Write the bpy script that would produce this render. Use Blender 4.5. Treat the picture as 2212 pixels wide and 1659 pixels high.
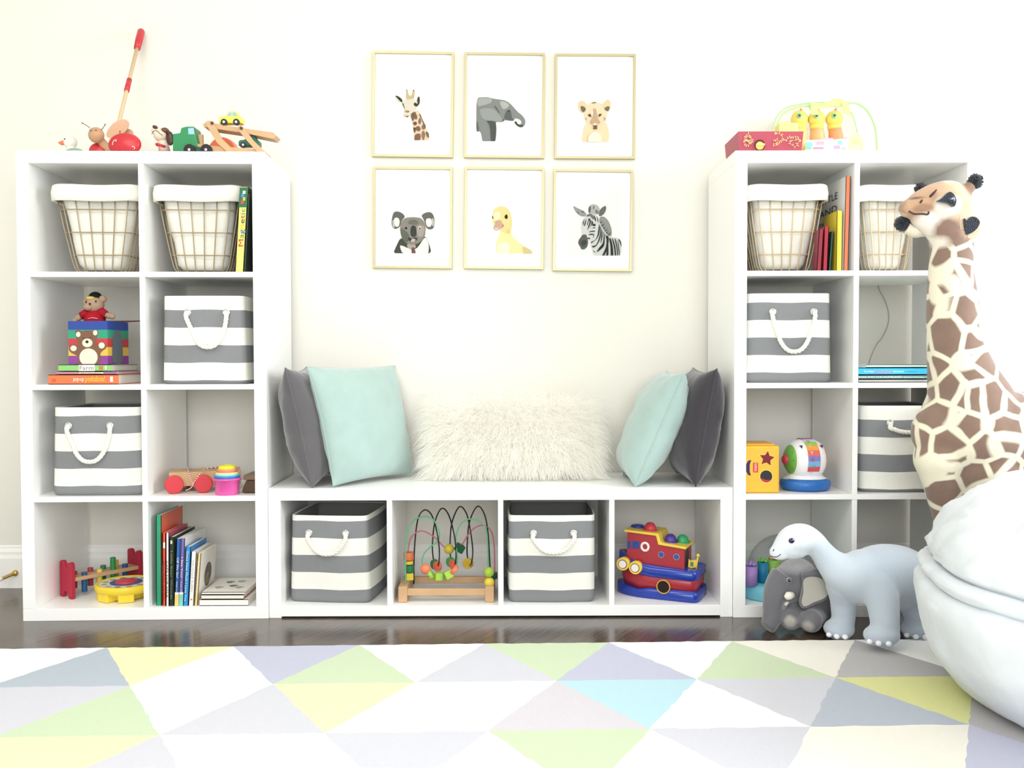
import bpy, bmesh, math, random
from mathutils import Vector, Matrix, Euler, noise
random.seed(7)
for _o in list(bpy.data.objects): bpy.data.objects.remove(_o)
SC = bpy.context.scene
COL = SC.collection
PI = math.pi
# ---------------------------------------------------------------- camera
W, H = 2212, 1659
CAM = Vector((0.0308, -2.8984, 0.8103)); YAW, PIT, ROL, FOC = 0.0019, -0.0279, -0.0022, 2020.4
def cam_axes():
    cy, sy, cp, sp = math.cos(YAW), math.sin(YAW), math.cos(PIT), math.sin(PIT)
    f = Vector((sy*cp, cy*cp, sp)); rt = Vector((cy, -sy, 0)); up = rt.cross(f)
    return rt*math.cos(ROL)+up*math.sin(ROL), -rt*math.sin(ROL)+up*math.cos(ROL), f
RT, UP, FW = cam_axes()
cam = bpy.data.cameras.new('camera'); camo = bpy.data.objects.new('camera', cam); COL.objects.link(camo)
m3 = Matrix((RT, UP, -FW)).transposed()
camo.matrix_world = Matrix.Translation(CAM) @ m3.to_4x4()
cam.sensor_width = 36; cam.lens = FOC/W*36; cam.clip_start = .05
SC.camera = camo
# ---------------------------------------------------------------- light and exposure
SC.view_settings.view_transform = 'Standard'; SC.view_settings.look = 'None'
SC.view_settings.gamma = 1; SC.view_settings.use_curve_mapping = False
SC.view_settings.exposure = -0.06
wd = bpy.data.worlds.new('daylight'); SC.world = wd; wd.use_nodes = True
wd.node_tree.nodes['Background'].inputs[0].default_value = (.96, .98, 1, 1)
wd.node_tree.nodes['Background'].inputs[1].default_value = 0.47
def area(name, loc, target, sx, sy, power, col):
    l = bpy.data.lights.new(name, 'AREA'); l.shape = 'RECTANGLE'; l.size = sx; l.size_y = sy
    l.energy = power; l.color = col
    o = bpy.data.objects.new(name, l); COL.objects.link(o); o.location = loc
    o.rotation_euler = (Vector(target)-Vector(loc)).to_track_quat('-Z', 'Y').to_euler()
    return o
area('ceiling_light', (-0.9, -1.7, 2.58), (-0.5, -.6, 0), 1.4, 1.4, 41, (1, .98, .93))
area('room_window_light', (0.3, -4.9, 1.5), (0, 0, .65), 2.8, 1.7, 112, (.965, .985, 1))
area('side_window_light', (2.95, -0.95, 1.55), (0.9, -.45, .75), 1.5, 1.5, 92, (.93, .97, 1))

# ---------------------------------------------------------------- helpers
def ray(u, v):
    return FW + RT*((u-W/2)/FOC) + UP*(-(v-H/2)/FOC)
def P(u, v, Y=0.0):                       # image point -> world point on the vertical plane at depth Y
    d = ray(u, v); return CAM + d*((Y-CAM.y)/d.y)
def FL(u, v, Z=0.0):
    d = ray(u, v); return CAM + d*((Z-CAM.z)/d.z)
def lin(c):
    if isinstance(c, str):
        c = c.lstrip('#'); c = [int(c[i:i+2], 16)/255 for i in (0, 2, 4)]
    return [x/12.92 if x <= .04045 else ((x+.055)/1.055)**2.4 for x in c]
MATS = {}
def mat(name, col=None, rough=.6, spec=.3, metal=0., bump=None, vary=None, sheen=0., alpha=None, build=None, coat=0.):
    """procedural material; bump=(scale,strength), vary=(scale,amount)"""
    if name in MATS: return MATS[name]
    m = bpy.data.materials.new(name); m.use_nodes = True; MATS[name] = m
    nt = m.node_tree; b = nt.nodes['Principled BSDF']
    c = lin(col) if col else [.8]*3
    b.inputs['Base Color'].default_value = (*c, 1); b.inputs['Roughness'].default_value = rough
    b.inputs['Specular IOR Level'].default_value = spec; b.inputs['Metallic'].default_value = metal
    b.inputs['Sheen Weight'].default_value = sheen; b.inputs['Coat Weight'].default_value = coat
    tc = None
    if bump or vary or build:
        tc = nt.nodes.new('ShaderNodeTexCoord')
    if vary:
        n = nt.nodes.new('ShaderNodeTexNoise'); n.inputs['Scale'].default_value = vary[0]; n.inputs['Detail'].default_value = 5
        nt.links.new(tc.outputs['Object'], n.inputs['Vector'])
        r = nt.nodes.new('ShaderNodeMix'); r.data_type = 'RGBA'; r.blend_type = 'MULTIPLY'; r.inputs[0].default_value = 1
        rp = nt.nodes.new('ShaderNodeMapRange'); rp.inputs[3].default_value = 1-vary[1]; rp.inputs[4].default_value = 1+vary[1]*.4
        nt.links.new(n.outputs[0], rp.inputs[0]); r.inputs[6].default_value = (*c, 1)
        nt.links.new(rp.outputs[0], r.inputs[7]); nt.links.new(r.outputs[2], b.inputs['Base Color'])
    if bump:
        n = nt.nodes.new('ShaderNodeTexNoise'); n.inputs['Scale'].default_value = bump[0]; n.inputs['Detail'].default_value = 4
        nt.links.new(tc.outputs['Object'], n.inputs['Vector'])
        bp = nt.nodes.new('ShaderNodeBump'); bp.inputs['Strength'].default_value = bump[1]; bp.inputs['Distance'].default_value = bump[2] if len(bump) > 2 else .01
        nt.links.new(n.outputs[0], bp.inputs['Height']); nt.links.new(bp.outputs[0], b.inputs['Normal'])
    if build: build(nt, b, tc)
    if alpha is not None: b.inputs['Alpha'].default_value = alpha
    return m
def pm(col, rough=.35, spec=.4):          # painted / printed plain colour
    return mat('paint_'+col.lstrip('#'), col, rough, spec)
def glassy(name, col, amount):
    """thin clear plastic or pane: mostly see-through with a glossy reflection"""
    if name in MATS: return MATS[name]
    m = bpy.data.materials.new(name); m.use_nodes = True; MATS[name] = m; nt = m.node_tree
    nt.nodes.clear(); o = nt.nodes.new('ShaderNodeOutputMaterial'); t = nt.nodes.new('ShaderNodeBsdfTransparent')
    t.inputs[0].default_value = (*lin(col), 1); g = nt.nodes.new('ShaderNodeBsdfGlossy'); g.inputs['Roughness'].default_value = .06
    f = nt.nodes.new('ShaderNodeFresnel'); f.inputs[0].default_value = 1.45
    a = nt.nodes.new('ShaderNodeMath'); a.operation = 'MULTIPLY'; a.inputs[1].default_value = amount
    x = nt.nodes.new('ShaderNodeMixShader'); nt.links.new(f.outputs[0], a.inputs[0]); nt.links.new(a.outputs[0], x.inputs[0])
    nt.links.new(t.outputs[0], x.inputs[1]); nt.links.new(g.outputs[0], x.inputs[2]); nt.links.new(x.outputs[0], o.inputs[0])
    return m
class MB:
    """collects shapes; build() links them as ONE mesh object"""
    def __init__(s): s.v = []; s.f = []; s.mi = []; s.sm = []; s.mats = []; s.cur = 0; s.smooth = False
    def mat(s, m):
        if m not in s.mats: s.mats.append(m)
        s.cur = s.mats.index(m); return s
    def add(s, vs, fs, smooth=None):
        o = len(s.v); s.v += [Vector(p) for p in vs]
        for f in fs: s.f.append([o+i for i in f]); s.mi.append(s.cur); s.sm.append(s.smooth if smooth is None else smooth)
        return s
    def box(s, x0, x1, y0, y1, z0, z1, M=None):
        vs = [Vector((x, y, z)) for x in (x0, x1) for y in (y0, y1) for z in (z0, z1)]
        if M is not None: vs = [M @ p for p in vs]
        return s.add(vs, [(0,1,3,2),(4,6,7,5),(0,4,5,1),(2,3,7,6),(0,2,6,4),(1,5,7,3)], False)
    def hexa(s, b, t):                     # bottom 4, top 4 points, any shape
        return s.add(list(b)+list(t), [(3,2,1,0),(4,5,6,7),(0,1,5,4),(1,2,6,5),(2,3,7,6),(3,0,4,7)], False)
    def prism(s, pts, vec, smooth=False):  # planar outline pushed along vec
        n = len(pts); vec = Vector(vec); pts = [Vector(p) for p in pts]
        s.add(pts+[p+vec for p in pts], [tuple(range(n)), tuple(range(2*n-1, n-1, -1))], False)
        o = len(s.v)-2*n
        for i in range(n):
            j = (i+1) % n; s.f.append([o+i, o+n+i, o+n+j, o+j]); s.mi.append(s.cur); s.sm.append(smooth)
        return s
    def poly(s, pts): return s.add(pts, [tuple(range(len(pts)))], False)
    def tube(s, pts, r, seg=8, closed=False, caps=True, flat=None):
        pts = [Vector(p) for p in pts]; n = len(pts)
        rs = r if isinstance(r, (list, tuple)) else [r]*n
        vs = []; prev = None
        for i in range(n):
            a = pts[(i-1) % n] if (closed or i > 0) else pts[i]; b = pts[(i+1) % n] if (closed or i < n-1) else pts[i]
            t = (b-a).normalized()
            if prev is None: u = t.orthogonal().normalized()
            else:
                u = prev - t*prev.dot(t); u = u.normalized() if u.length > 1e-6 else t.orthogonal().normalized()
            prev = u; w = t.cross(u)
            for k in range(seg):
                a_ = 2*PI*k/seg; vs.append(pts[i]+(u*math.cos(a_)+w*math.sin(a_))*rs[i])
        fs = []
        for i in range(n if closed else n-1):
            for k in range(seg):
                k2 = (k+1) % seg; j = (i+1) % n
                fs.append((i*seg+k, i*seg+k2, j*seg+k2, j*seg+k))
        if caps and not closed: fs += [tuple(range(seg-1, -1, -1)), tuple((n-1)*seg+k for k in range(seg))]
        return s.add(vs, fs, True)
    def cyl(s, p0, p1, r0, r1=None, seg=24, smooth=True):
        r1 = r0 if r1 is None else r1; p0 = Vector(p0); p1 = Vector(p1); t = (p1-p0).normalized(); u = t.orthogonal().normalized(); w = t.cross(u)
        vs = []
        for p, r in ((p0, r0), (p1, r1)):
            for k in range(seg):
                a = 2*PI*k/seg; vs.append(p+(u*math.cos(a)+w*math.sin(a))*r)
        s.add(vs, [(k, (k+1) % seg, seg+(k+1) % seg, seg+k) for k in range(seg)], smooth)
        o = len(s.v)-2*seg
        for f in ([o+k for k in range(seg-1, -1, -1)], [o+seg+k for k in range(seg)]): s.f.append(f); s.mi.append(s.cur); s.sm.append(False)
        return s
    def ball(s, c, r, seg=20, rings=12, M=None, top=None):
        c = Vector(c); r = (r, r, r) if not isinstance(r, (tuple, list)) else r
        vs = []; fs = []
        for i in range(rings+1):
            th = PI*i/rings if top is None else top*i/rings
            for k in range(seg):
                a = 2*PI*k/seg; p = Vector((r[0]*math.sin(th)*math.cos(a), r[1]*math.sin(th)*math.sin(a), r[2]*math.cos(th)))
                vs.append(c+(M @ p if M is not None else p))
        for i in range(rings):
            for k in range(seg):
                k2 = (k+1) % seg; fs.append((i*seg+k, (i+1)*seg+k, (i+1)*seg+k2, i*seg+k2))
        return s.add(vs, fs, True)
    def lathe(s, prof, c=(0, 0, 0), M=None, seg=32, sx=1, sy=1):
        c = Vector(c); vs = []; fs = []
        for r, z in prof:
            for k in range(seg):
                a = 2*PI*k/seg; p = Vector((r*math.cos(a)*sx, r*math.sin(a)*sy, z)); vs.append(c+(M @ p if M is not None else p))
        for i in range(len(prof)-1):
            for k in range(seg):
                k2 = (k+1) % seg; fs.append((i*seg+k, i*seg+k2, (i+1)*seg+k2, (i+1)*seg+k))
        return s.add(vs, fs, True)
    def build(s, name, parent=None, m=None, bevel=0, sub=0, remesh=0, smoothit=0, weld=False, world=True):
        me = bpy.data.meshes.new(name)
        org = Vector((0, 0, 0))
        if parent is None and s.v:
            lo = [min(p[i] for p in s.v) for i in range(3)]; hi = [max(p[i] for p in s.v) for i in range(3)]
            org = Vector(((lo[0]+hi[0])/2, (lo[1]+hi[1])/2, lo[2]))
        elif parent is not None and world: org = parent.matrix_world.translation.copy() if parent.parent is None else WORG[parent.name]
        me.from_pydata([tuple(p-org) for p in s.v], [], s.f)
        for q in s.mats or [m or pm('#cccccc')]: me.materials.append(q)
        for i, p in enumerate(me.polygons): p.material_index = s.mi[i]; p.use_smooth = s.sm[i]
        if weld or remesh or sub:
            bm = bmesh.new(); bm.from_mesh(me); bmesh.ops.remove_doubles(bm, verts=bm.verts, dist=1e-5)
            bmesh.ops.recalc_face_normals(bm, faces=bm.faces); bm.to_mesh(me); bm.free()
        else:
            bm = bmesh.new(); bm.from_mesh(me); bmesh.ops.recalc_face_normals(bm, faces=bm.faces); bm.to_mesh(me); bm.free()
        o = bpy.data.objects.new(name, me); COL.objects.link(o)
        if parent is None: o.location = org
        else: o.parent = parent
        WORG[o.name] = org
        if parent is None: o.matrix_world = Matrix.Translation(org)
        if remesh:
            r = o.modifiers.new('r', 'REMESH'); r.mode = 'VOXEL'; r.voxel_size = remesh; r.use_smooth_shade = True
            if smoothit: q = o.modifiers.new('s', 'SMOOTH'); q.factor = .5; q.iterations = smoothit
        if bevel:
            q = o.modifiers.new('b', 'BEVEL'); q.width = bevel; q.segments = 3; q.limit_method = 'ANGLE'; q.angle_limit = math.radians(35); q.harden_normals = False
        if sub: q = o.modifiers.new('sub', 'SUBSURF'); q.levels = q.render_levels = sub
        return o
WORG = {}
def tag(o, label=None, cat=None, group=None, kind=None):
    if label: o['label'] = label
    if cat: o['category'] = cat
    if group: o['group'] = group
    if kind: o['kind'] = kind
    return o
def thing(name, label, cat, loc=(0, 0, 0), group=None):
    o = bpy.data.objects.new(name, None); COL.objects.link(o); o.location = loc; o.empty_display_size = .02
    o.matrix_world = Matrix.Translation(Vector(loc)); WORG[o.name] = Vector(loc)
    return tag(o, label, cat, group)
def crom(pts, n=4, closed=True):          # smooth outline through points
    pts = [Vector(p) for p in pts]; N = len(pts); out = []
    for i in range(N if closed else N-1):
        p0, p1, p2, p3 = (pts[(i-1) % N], pts[i], pts[(i+1) % N], pts[(i+2) % N]) if closed else (pts[max(i-1, 0)], pts[i], pts[i+1], pts[min(i+2, N-1)])
        for k in range(n):
            t = k/n; out.append(.5*((2*p1)+(p2-p0)*t+(2*p0-5*p1+4*p2-p3)*t*t+(3*p1-3*p2-p0+p3)*t*t*t))
    if not closed: out.append(pts[-1])
    return out
_GL = {}
def glyph(s_):
    if s_ not in _GL:
        cu = bpy.data.curves.new('t', 'FONT'); cu.body = s_; cu.size = 1; cu.resolution_u = 2
        to = bpy.data.objects.new('t', cu); COL.objects.link(to)
        me = bpy.data.meshes.new_from_object(to.evaluated_get(bpy.context.evaluated_depsgraph_get()))
        _GL[s_] = ([v.co.copy() for v in me.vertices], [tuple(p.vertices) for p in me.polygons])
        bpy.data.objects.remove(to); bpy.data.curves.remove(cu); bpy.data.meshes.remove(me)
    return _GL[s_]
def letters(mb, s_, mats, loc, xdir, ydir, height, width=None, lift=.0004):
    """lettering: baseline start at loc, running along xdir, letters standing along ydir; mats is one material or one per letter"""
    x = Vector(xdir).normalized(); y = Vector(ydir).normalized(); n = x.cross(y)
    full = glyph(s_)[0]; x0 = min(v.x for v in full); x1 = max(v.x for v in full); sy = height/.7; sx = width/(x1-x0) if width else sy
    if not isinstance(mats, (list, tuple)):
        vs, fs = glyph(s_); return mb.mat(mats).add([Vector(loc)+x*((v.x-x0)*sx)+y*(v.y*sy)+n*lift for v in vs], fs, False)
    for i, ch in enumerate(s_):
        if ch == ' ': continue
        pre = glyph(s_[:i+1])[0]; xr = max(v.x for v in pre); vs, fs = glyph(ch); cr = max(v.x for v in vs)
        mb.mat(mats[i % len(mats)]).add([Vector(loc)+x*((v.x+xr-cr-x0)*sx)+y*(v.y*sy)+n*lift for v in vs], fs, False)
    return mb
def copy_tree(o, parent=None):
    c = o.copy(); COL.objects.link(c)
    if parent is not None: c.parent = parent
    for ch in [q for q in bpy.data.objects if q.parent == o]: copy_tree(ch, c)
    return c
def rotz(o, ang):                          # turn a thing about its own base point
    o.rotation_euler = (o.rotation_euler[0], o.rotation_euler[1], ang)

# ---------------------------------------------------------------- the room
WY = 0.405                                 # back wall plane
wallm = mat('cream_wall_paint', '#e9e6dd', .7, .15, bump=(220, .05, .002))
whitem = mat('white_room_trim', '#f6f5f0', .45, .3)
def plankb(nt, b, tc):
    mp = nt.nodes.new('ShaderNodeMapping'); mp.inputs['Rotation'].default_value = (0, 0, math.radians(-58)); nt.links.new(tc.outputs['Object'], mp.inputs[0])
    br = nt.nodes.new('ShaderNodeTexBrick'); br.inputs['Scale'].default_value = 1; br.inputs['Brick Width'].default_value = 1.1; br.inputs['Row Height'].default_value = .083
    br.inputs['Mortar Size'].default_value = .0016; br.inputs['Color1'].default_value = (*lin('#43362f'), 1); br.inputs['Color2'].default_value = (*lin('#5a4a40'), 1); br.inputs['Mortar'].default_value = (*lin('#1d1714'), 1)
    nt.links.new(mp.outputs[0], br.inputs[0])
    m2 = nt.nodes.new('ShaderNodeMapping'); m2.inputs['Scale'].default_value = (2.2, 34, 1); nt.links.new(mp.outputs[0], m2.inputs[0])
    n = nt.nodes.new('ShaderNodeTexNoise'); n.inputs['Scale'].default_value = 2; n.inputs['Detail'].default_value = 6; n.inputs['Distortion'].default_value = 1.2; nt.links.new(m2.outputs[0], n.inputs[0])
    r = nt.nodes.new('ShaderNodeMapRange'); r.inputs[1].default_value = .3; r.inputs[2].default_value = .7; r.inputs[3].default_value = .62; r.inputs[4].default_value = 1.15; nt.links.new(n.outputs[0], r.inputs[0])
    mx = nt.nodes.new('ShaderNodeMix'); mx.data_type = 'RGBA'; mx.blend_type = 'MULTIPLY'; mx.inputs[0].default_value = 1
    nt.links.new(br.outputs[0], mx.inputs[6]); nt.links.new(r.outputs[0], mx.inputs[7]); nt.links.new(mx.outputs[2], b.inputs['Base Color'])
    bp = nt.nodes.new('ShaderNodeBump'); bp.inputs['Strength'].default_value = .25; bp.inputs['Distance'].default_value = .002
    nt.links.new(n.outputs[0], bp.inputs['Height']); nt.links.new(bp.outputs[0], b.inputs['Normal'])
floorm = mat('dark_oak_floor', None, .2, .8, build=plankb)
XL, XR, YF, ZC = -2.7, 2.7, -5.2, 2.62
def struct(name, mb, **k): return tag(mb.build(name, **k), kind='structure')
struct('floor', MB().mat(floorm).box(XL, XR, YF, WY+.1, -.1, 0))
struct('ceiling', MB().mat(whitem).box(XL, XR, YF, WY+.1, ZC, ZC+.1))
struct('wall_back', MB().mat(wallm).box(XL-.1, XR+.1, WY, WY+.1, 0, ZC))
struct('wall_left', MB().mat(wallm).box(XL-.1, XL, YF, WY, 0, ZC))
wy0, wy1, wz0, wz1 = -1.85, -.15, .65, 2.3
w = MB().mat(wallm)
w.box(XR, XR+.1, YF, wy0, 0, ZC).box(XR, XR+.1, wy1, WY, 0, ZC).box(XR, XR+.1, wy0, wy1, 0, wz0).box(XR, XR+.1, wy0, wy1, wz1, ZC)
struct('wall_right', w)
wf = MB().mat(whitem)
for a in (wy0, (wy0+wy1)/2-.02, wy1-.04): wf.box(XR-.01, XR+.05, a, a+.04, wz0, wz1)
for a in (wz0, (wz0+wz1)/2-.02, wz1-.04): wf.box(XR-.01, XR+.05, wy0, wy1, a, a+.04)
win = struct('window_1', wf)
MB().mat(glassy('window_glass', '#ffffff', .6)).box(XR+.02, XR+.024, wy0+.04, wy1-.04, wz0+.04, wz1-.04).build('pane', win)
def baseboard(name, x0, x1):
    prof = [(0, 0), (.013, 0), (.013, .105), (.009, .118), (.009, .128), (.004, .14), (.004, .146), (0, .15)]
    b = MB().mat(whitem).prism([(x0, WY-d, z) for d, z in prof], (x1-x0, 0, 0))
    return struct(name, b)
baseboard('baseboard_back', XL, XR)
# ---------------------------------------------------------------- rug
RGC = {'w': '#fcfcf9', 'l': '#d0d0da', 'v': '#bebfd5', 'b': '#afbac7', 'g': '#c9d9b6', 'y': '#efecb8', 'c': '#b6dae6', 'p': '#d3ced6', 'e': '#f3eee4', 'm': '#b2b9c8', 'k': '#b5b2b4', 'o': '#dcdc92'}
def rugmat(k):
    return mat('rug_pile_'+k, RGC[k], .95, .05, bump=(420, .55, .003), sheen=.25, vary=(260, .07))
ra = FL(230, 1408.5); rb = FL(1846, 1391)
ex = (rb-ra).normalized(); ey = Vector((ex.y, -ex.x, 0))       # ey towards the camera
S = (rb-ra).length/6                        # spacing of the corners along the back edge
RH = .306
# colours per strip: alternate down/up triangles, starting with the down triangle left of x=230
rug = MB()
TZ = .012
def rp(i, j, off):                          # lattice corner: row j, index i
    o = S*.5*(j % 2)+.004*j
    return ra + ex*(S*i+o) + ey*(RH*j)
def jag(a, b, n=14):
    out = []
    for k in range(n):
        t = k/n; p = a.lerp(b, t)
        if k: p = p + Vector((random.uniform(-1, 1), random.uniform(-1, 1), 0))*.0028
        out.append(p)
    return out
EDG = {}
def edge(a, b):
    k = (tuple(round(x, 4) for x in a), tuple(round(x, 4) for x in b)); kr = (k[1], k[0])
    if k in EDG: return EDG[k]
    if kr in EDG: return list(reversed(EDG[kr]))
    pts = jag(a, b)+[b]; EDG[k] = pts; return pts
def tri(a, b, c, k):
    pts = edge(a, b)[:-1]+edge(b, c)[:-1]+edge(c, a)[:-1]
    rug.mat(rugmat(k)).poly([Vector((p.x, p.y, TZ)) for p in pts])
rnd = random.Random(3)
def rowtris(j, cols, i0):
    """strip between lattice rows j and j+1; cols alternate up, down from index i0 (up triangle has its apex on row j)"""
    for n, k in enumerate(cols):
        i = i0+n//2
        if j % 2 == 0:
            ap, bl, br = rp(i, j, 0), rp(i-1, j+1, 0), rp(i, j+1, 0); nx = rp(i+1, j, 0)
        else:
            ap, bl, br = rp(i, j, 0), rp(i, j+1, 0), rp(i+1, j+1, 0); nx = rp(i+1, j, 0)
        if n % 2 == 0: tri(ap, bl, br, k)
        else: tri(ap, br, nx, k)
filler = 'wlvgywblwgvwy'
rowtris(0, ['l','g','v','w', 'b','y','w','v','g','w','l','g','v','w','g','e','k','w','l','g','w','v'], -2)
rowtris(1, ['w','y','v','g','w','l','g','w','l','y','w','w','p','c','w','l','m','o','k','w','g','l'], -3)
rowtris(2, ['v','g','w','l','w','y','l','w','w','l','w','g','w','l','e','e','v','k','g','w','l','w'], -2)
for j in range(3, 9): rowtris(j, [rnd.choice(filler) for _ in range(22)], -3)
# side skirts and backing so that the rug has its thickness
e0 = rp(-3, 0, 0); e1 = rp(9, 0, 0); e2 = e1+ey*RH*9; e3 = e0+ey*RH*9
rug.mat(mat('rug_backing', '#e8e4da', .95, .05)).hexa([Vector((p.x, p.y, .0005)) for p in (e0, e1, e2, e3)], [Vector((p.x, p.y, TZ-.001)) for p in (e0, e1, e2, e3)])
tag(rug.build('area_rug'), 'large cream rug with pastel green, yellow, grey and blue triangles on the dark floor', 'rug')
# ---------------------------------------------------------------- shelving units
C_, T1, T2, DEP = .33, .0165, .038, .39
UH = 4*C_+3*T1+2*T2; UW = 2*C_+T1+2*T2; BL = UH; BH = C_+2*T2
lacq = mat('white_lacquered_board', '#fbfbf9', .32, .35)
def tower(label, x0, y0, ang):
    t = thing('shelving_unit', label, 'shelving unit', (x0, y0, 0))
    def pc(n, *b): MB().mat(lacq).box(*b).build(n, t, bevel=.0012, world=False)
    pc('top_board', 0, UW, 0, DEP, UH-T2, UH); pc('bottom_board', 0, UW, 0, DEP, 0, T2)
    pc('side_panel', 0, T2, 0, DEP, T2, UH-T2); pc('side_panel', UW-T2, UW, 0, DEP, T2, UH-T2)
    xm = T2+C_
    for k in range(1, 4): pc('shelf', T2, UW-T2, .001, DEP, T2+C_*k+T1*(k-1), T2+(C_+T1)*k)
    for k in range(4): z = T2+(C_+T1)*k; pc('divider', xm, xm+T1, .002, DEP, z, z+C_)
    t.rotation_euler.z = ang
    return t
B2 = BL/2
XLU = -B2-.0005-UW; LANG = .0303
# left unit turned slightly so its outer end is nearer the camera
tower('tall white eight-cube shelving unit at the left end of the bench', XLU, -.0162+(XLU+1.1)*.0303, LANG)
XRU = B2-.003
tower('tall white eight-cube shelving unit at the right, behind the toy giraffe', XRU+.004, -.008, 0)
bt = thing('bench_shelving_unit', 'low white four-cube shelf bench under the framed prints', 'bench', (-B2, 0, 0))
def pb(n, *b): MB().mat(lacq).box(*b).build(n, bt, bevel=.0012, world=False)
pb('end_panel', 0, T2, 0, DEP, 0, BH-.0); pb('end_panel', BL-T2, BL, 0, DEP, 0, BH-.0)
pb('seat_board', T2, BL-T2, 0, DEP, BH-T2, BH); pb('bottom_board', T2, BL-T2, 0, DEP, .005, T2)
for k in range(1, 4): pb('divider', T2+C_*k+T1*(k-1), T2+(C_+T1)*k, .002, DEP, T2, BH-T2)
ZS = [T2+.0005+(C_+T1)*k for k in range(4)]       # shelf surfaces, bottom to top
def LYd(x): return -.0162+(x+1.1)*.0303            # front of the left unit at x
# ---------------------------------------------------------------- striped fabric bins
def weave(nt, b, tc):
    wv = nt.nodes.new('ShaderNodeTexNoise'); wv.inputs['Scale'].default_value = 300; wv.inputs['Detail'].default_value = 3
    mp = nt.nodes.new('ShaderNodeMapping'); mp.inputs['Scale'].default_value = (1, 1, .3); nt.links.new(tc.outputs['Object'], mp.inputs[0]); nt.links.new(mp.outputs[0], wv.inputs[0])
    bp = nt.nodes.new('ShaderNodeBump'); bp.inputs['Strength'].default_value = .5; bp.inputs['Distance'].default_value = .002
    nt.links.new(wv.outputs[0], bp.inputs['Height']); nt.links.new(bp.outputs[0], b.inputs['Normal'])
greyw = mat('grey_woven_stripe', '#87898b', .85, .1, build=weave)
whitew = mat('white_woven_stripe', '#f0efe7', .85, .1, build=weave)
linw = mat('grey_bin_lining', '#8a8b88', .9, .1)
ropem = mat('white_cotton_rope', '#f2efe4', .8, .1, bump=(500, .3, .001))
eyem = mat('silver_eyelet_metal', '#d6d6d6', .25, .5, .85)
def rrect(w, d, r, n=6, bulge=0.):
    """rounded rectangle outline, counter-clockwise, centred"""
    out = []; r = min(r, w/2-.001, d/2-.001)
    for cx, cy, a0 in ((w/2-r, d/2-r, 0), (-w/2+r, d/2-r, 90), (-w/2+r, -d/2+r, 180), (w/2-r, -d/2+r, 270)):
        for k in range(n+1):
            a = math.radians(a0+90*k/n); out.append((cx+r*math.cos(a), cy+r*math.sin(a)))
        nx = {0: (-1, 0), 90: (0, -1), 180: (1, 0), 270: (0, 1)}[a0]
        L = (w if nx[0] else d)-2*r
        for k in range(1, 6):
            t = k/6; bx, by = out[-k][0], out[-k][1]
            p = (cx+r*math.cos(math.radians(a0+90))+nx[0]*L*t, cy+r*math.sin(math.radians(a0+90))+nx[1]*L*t)
            q = bulge*math.sin(PI*t); m = math.hypot(*p) or 1
            out.append((p[0]+(q*(1 if p[0] > 0 else -1) if nx[1] else 0), p[1]+(q*(1 if p[1] > 0 else -1) if nx[0] else 0)))
    return out
def loft(mb, rings, close_bottom=False, close_top=False, smooth=True, mats=None):
    n = len(rings[0]); vs = [p for r in rings for p in r]; o = len(mb.v)
    mb.v += [Vector(p) for p in vs]
    for i in range(len(rings)-1):
        if mats: mb.mat(mats[i])
        for k in range(n):
            k2 = (k+1) % n; mb.f.append([o+i*n+k, o+i*n+k2, o+(i+1)*n+k2, o+(i+1)*n+k]); mb.mi.append(mb.cur); mb.sm.append(smooth)
    if close_bottom: mb.f.append([o+k for k in range(n-1, -1, -1)]); mb.mi.append(mb.cur); mb.sm.append(False)
    if close_top: mb.f.append([o+(len(rings)-1)*n+k for k in range(n)]); mb.mi.append(mb.cur); mb.sm.append(False)
    return mb
def rope(mb, pts, r, pitch=.034):
    pts = crom(pts, 10, closed=False); L = 0; prev = None; strands = [[], [], []]
    for i, p in enumerate(pts):
        t = (pts[min(i+1, len(pts)-1)]-pts[max(i-1, 0)]).normalized()
        if prev is None: u = t.orthogonal().normalized()
        else:
            u = (prev-t*prev.dot(t)).normalized(); L += (p-pts[i-1]).length
        prev = u; w_ = t.cross(u)
        for k in range(3):
            a = 2*PI*k/3+L/pitch*2*PI; strands[k].append(p+(u*math.cos(a)+w_*math.sin(a))*r*.52)
    for s_ in strands: mb.tube(s_, r*.6, 8)
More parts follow.
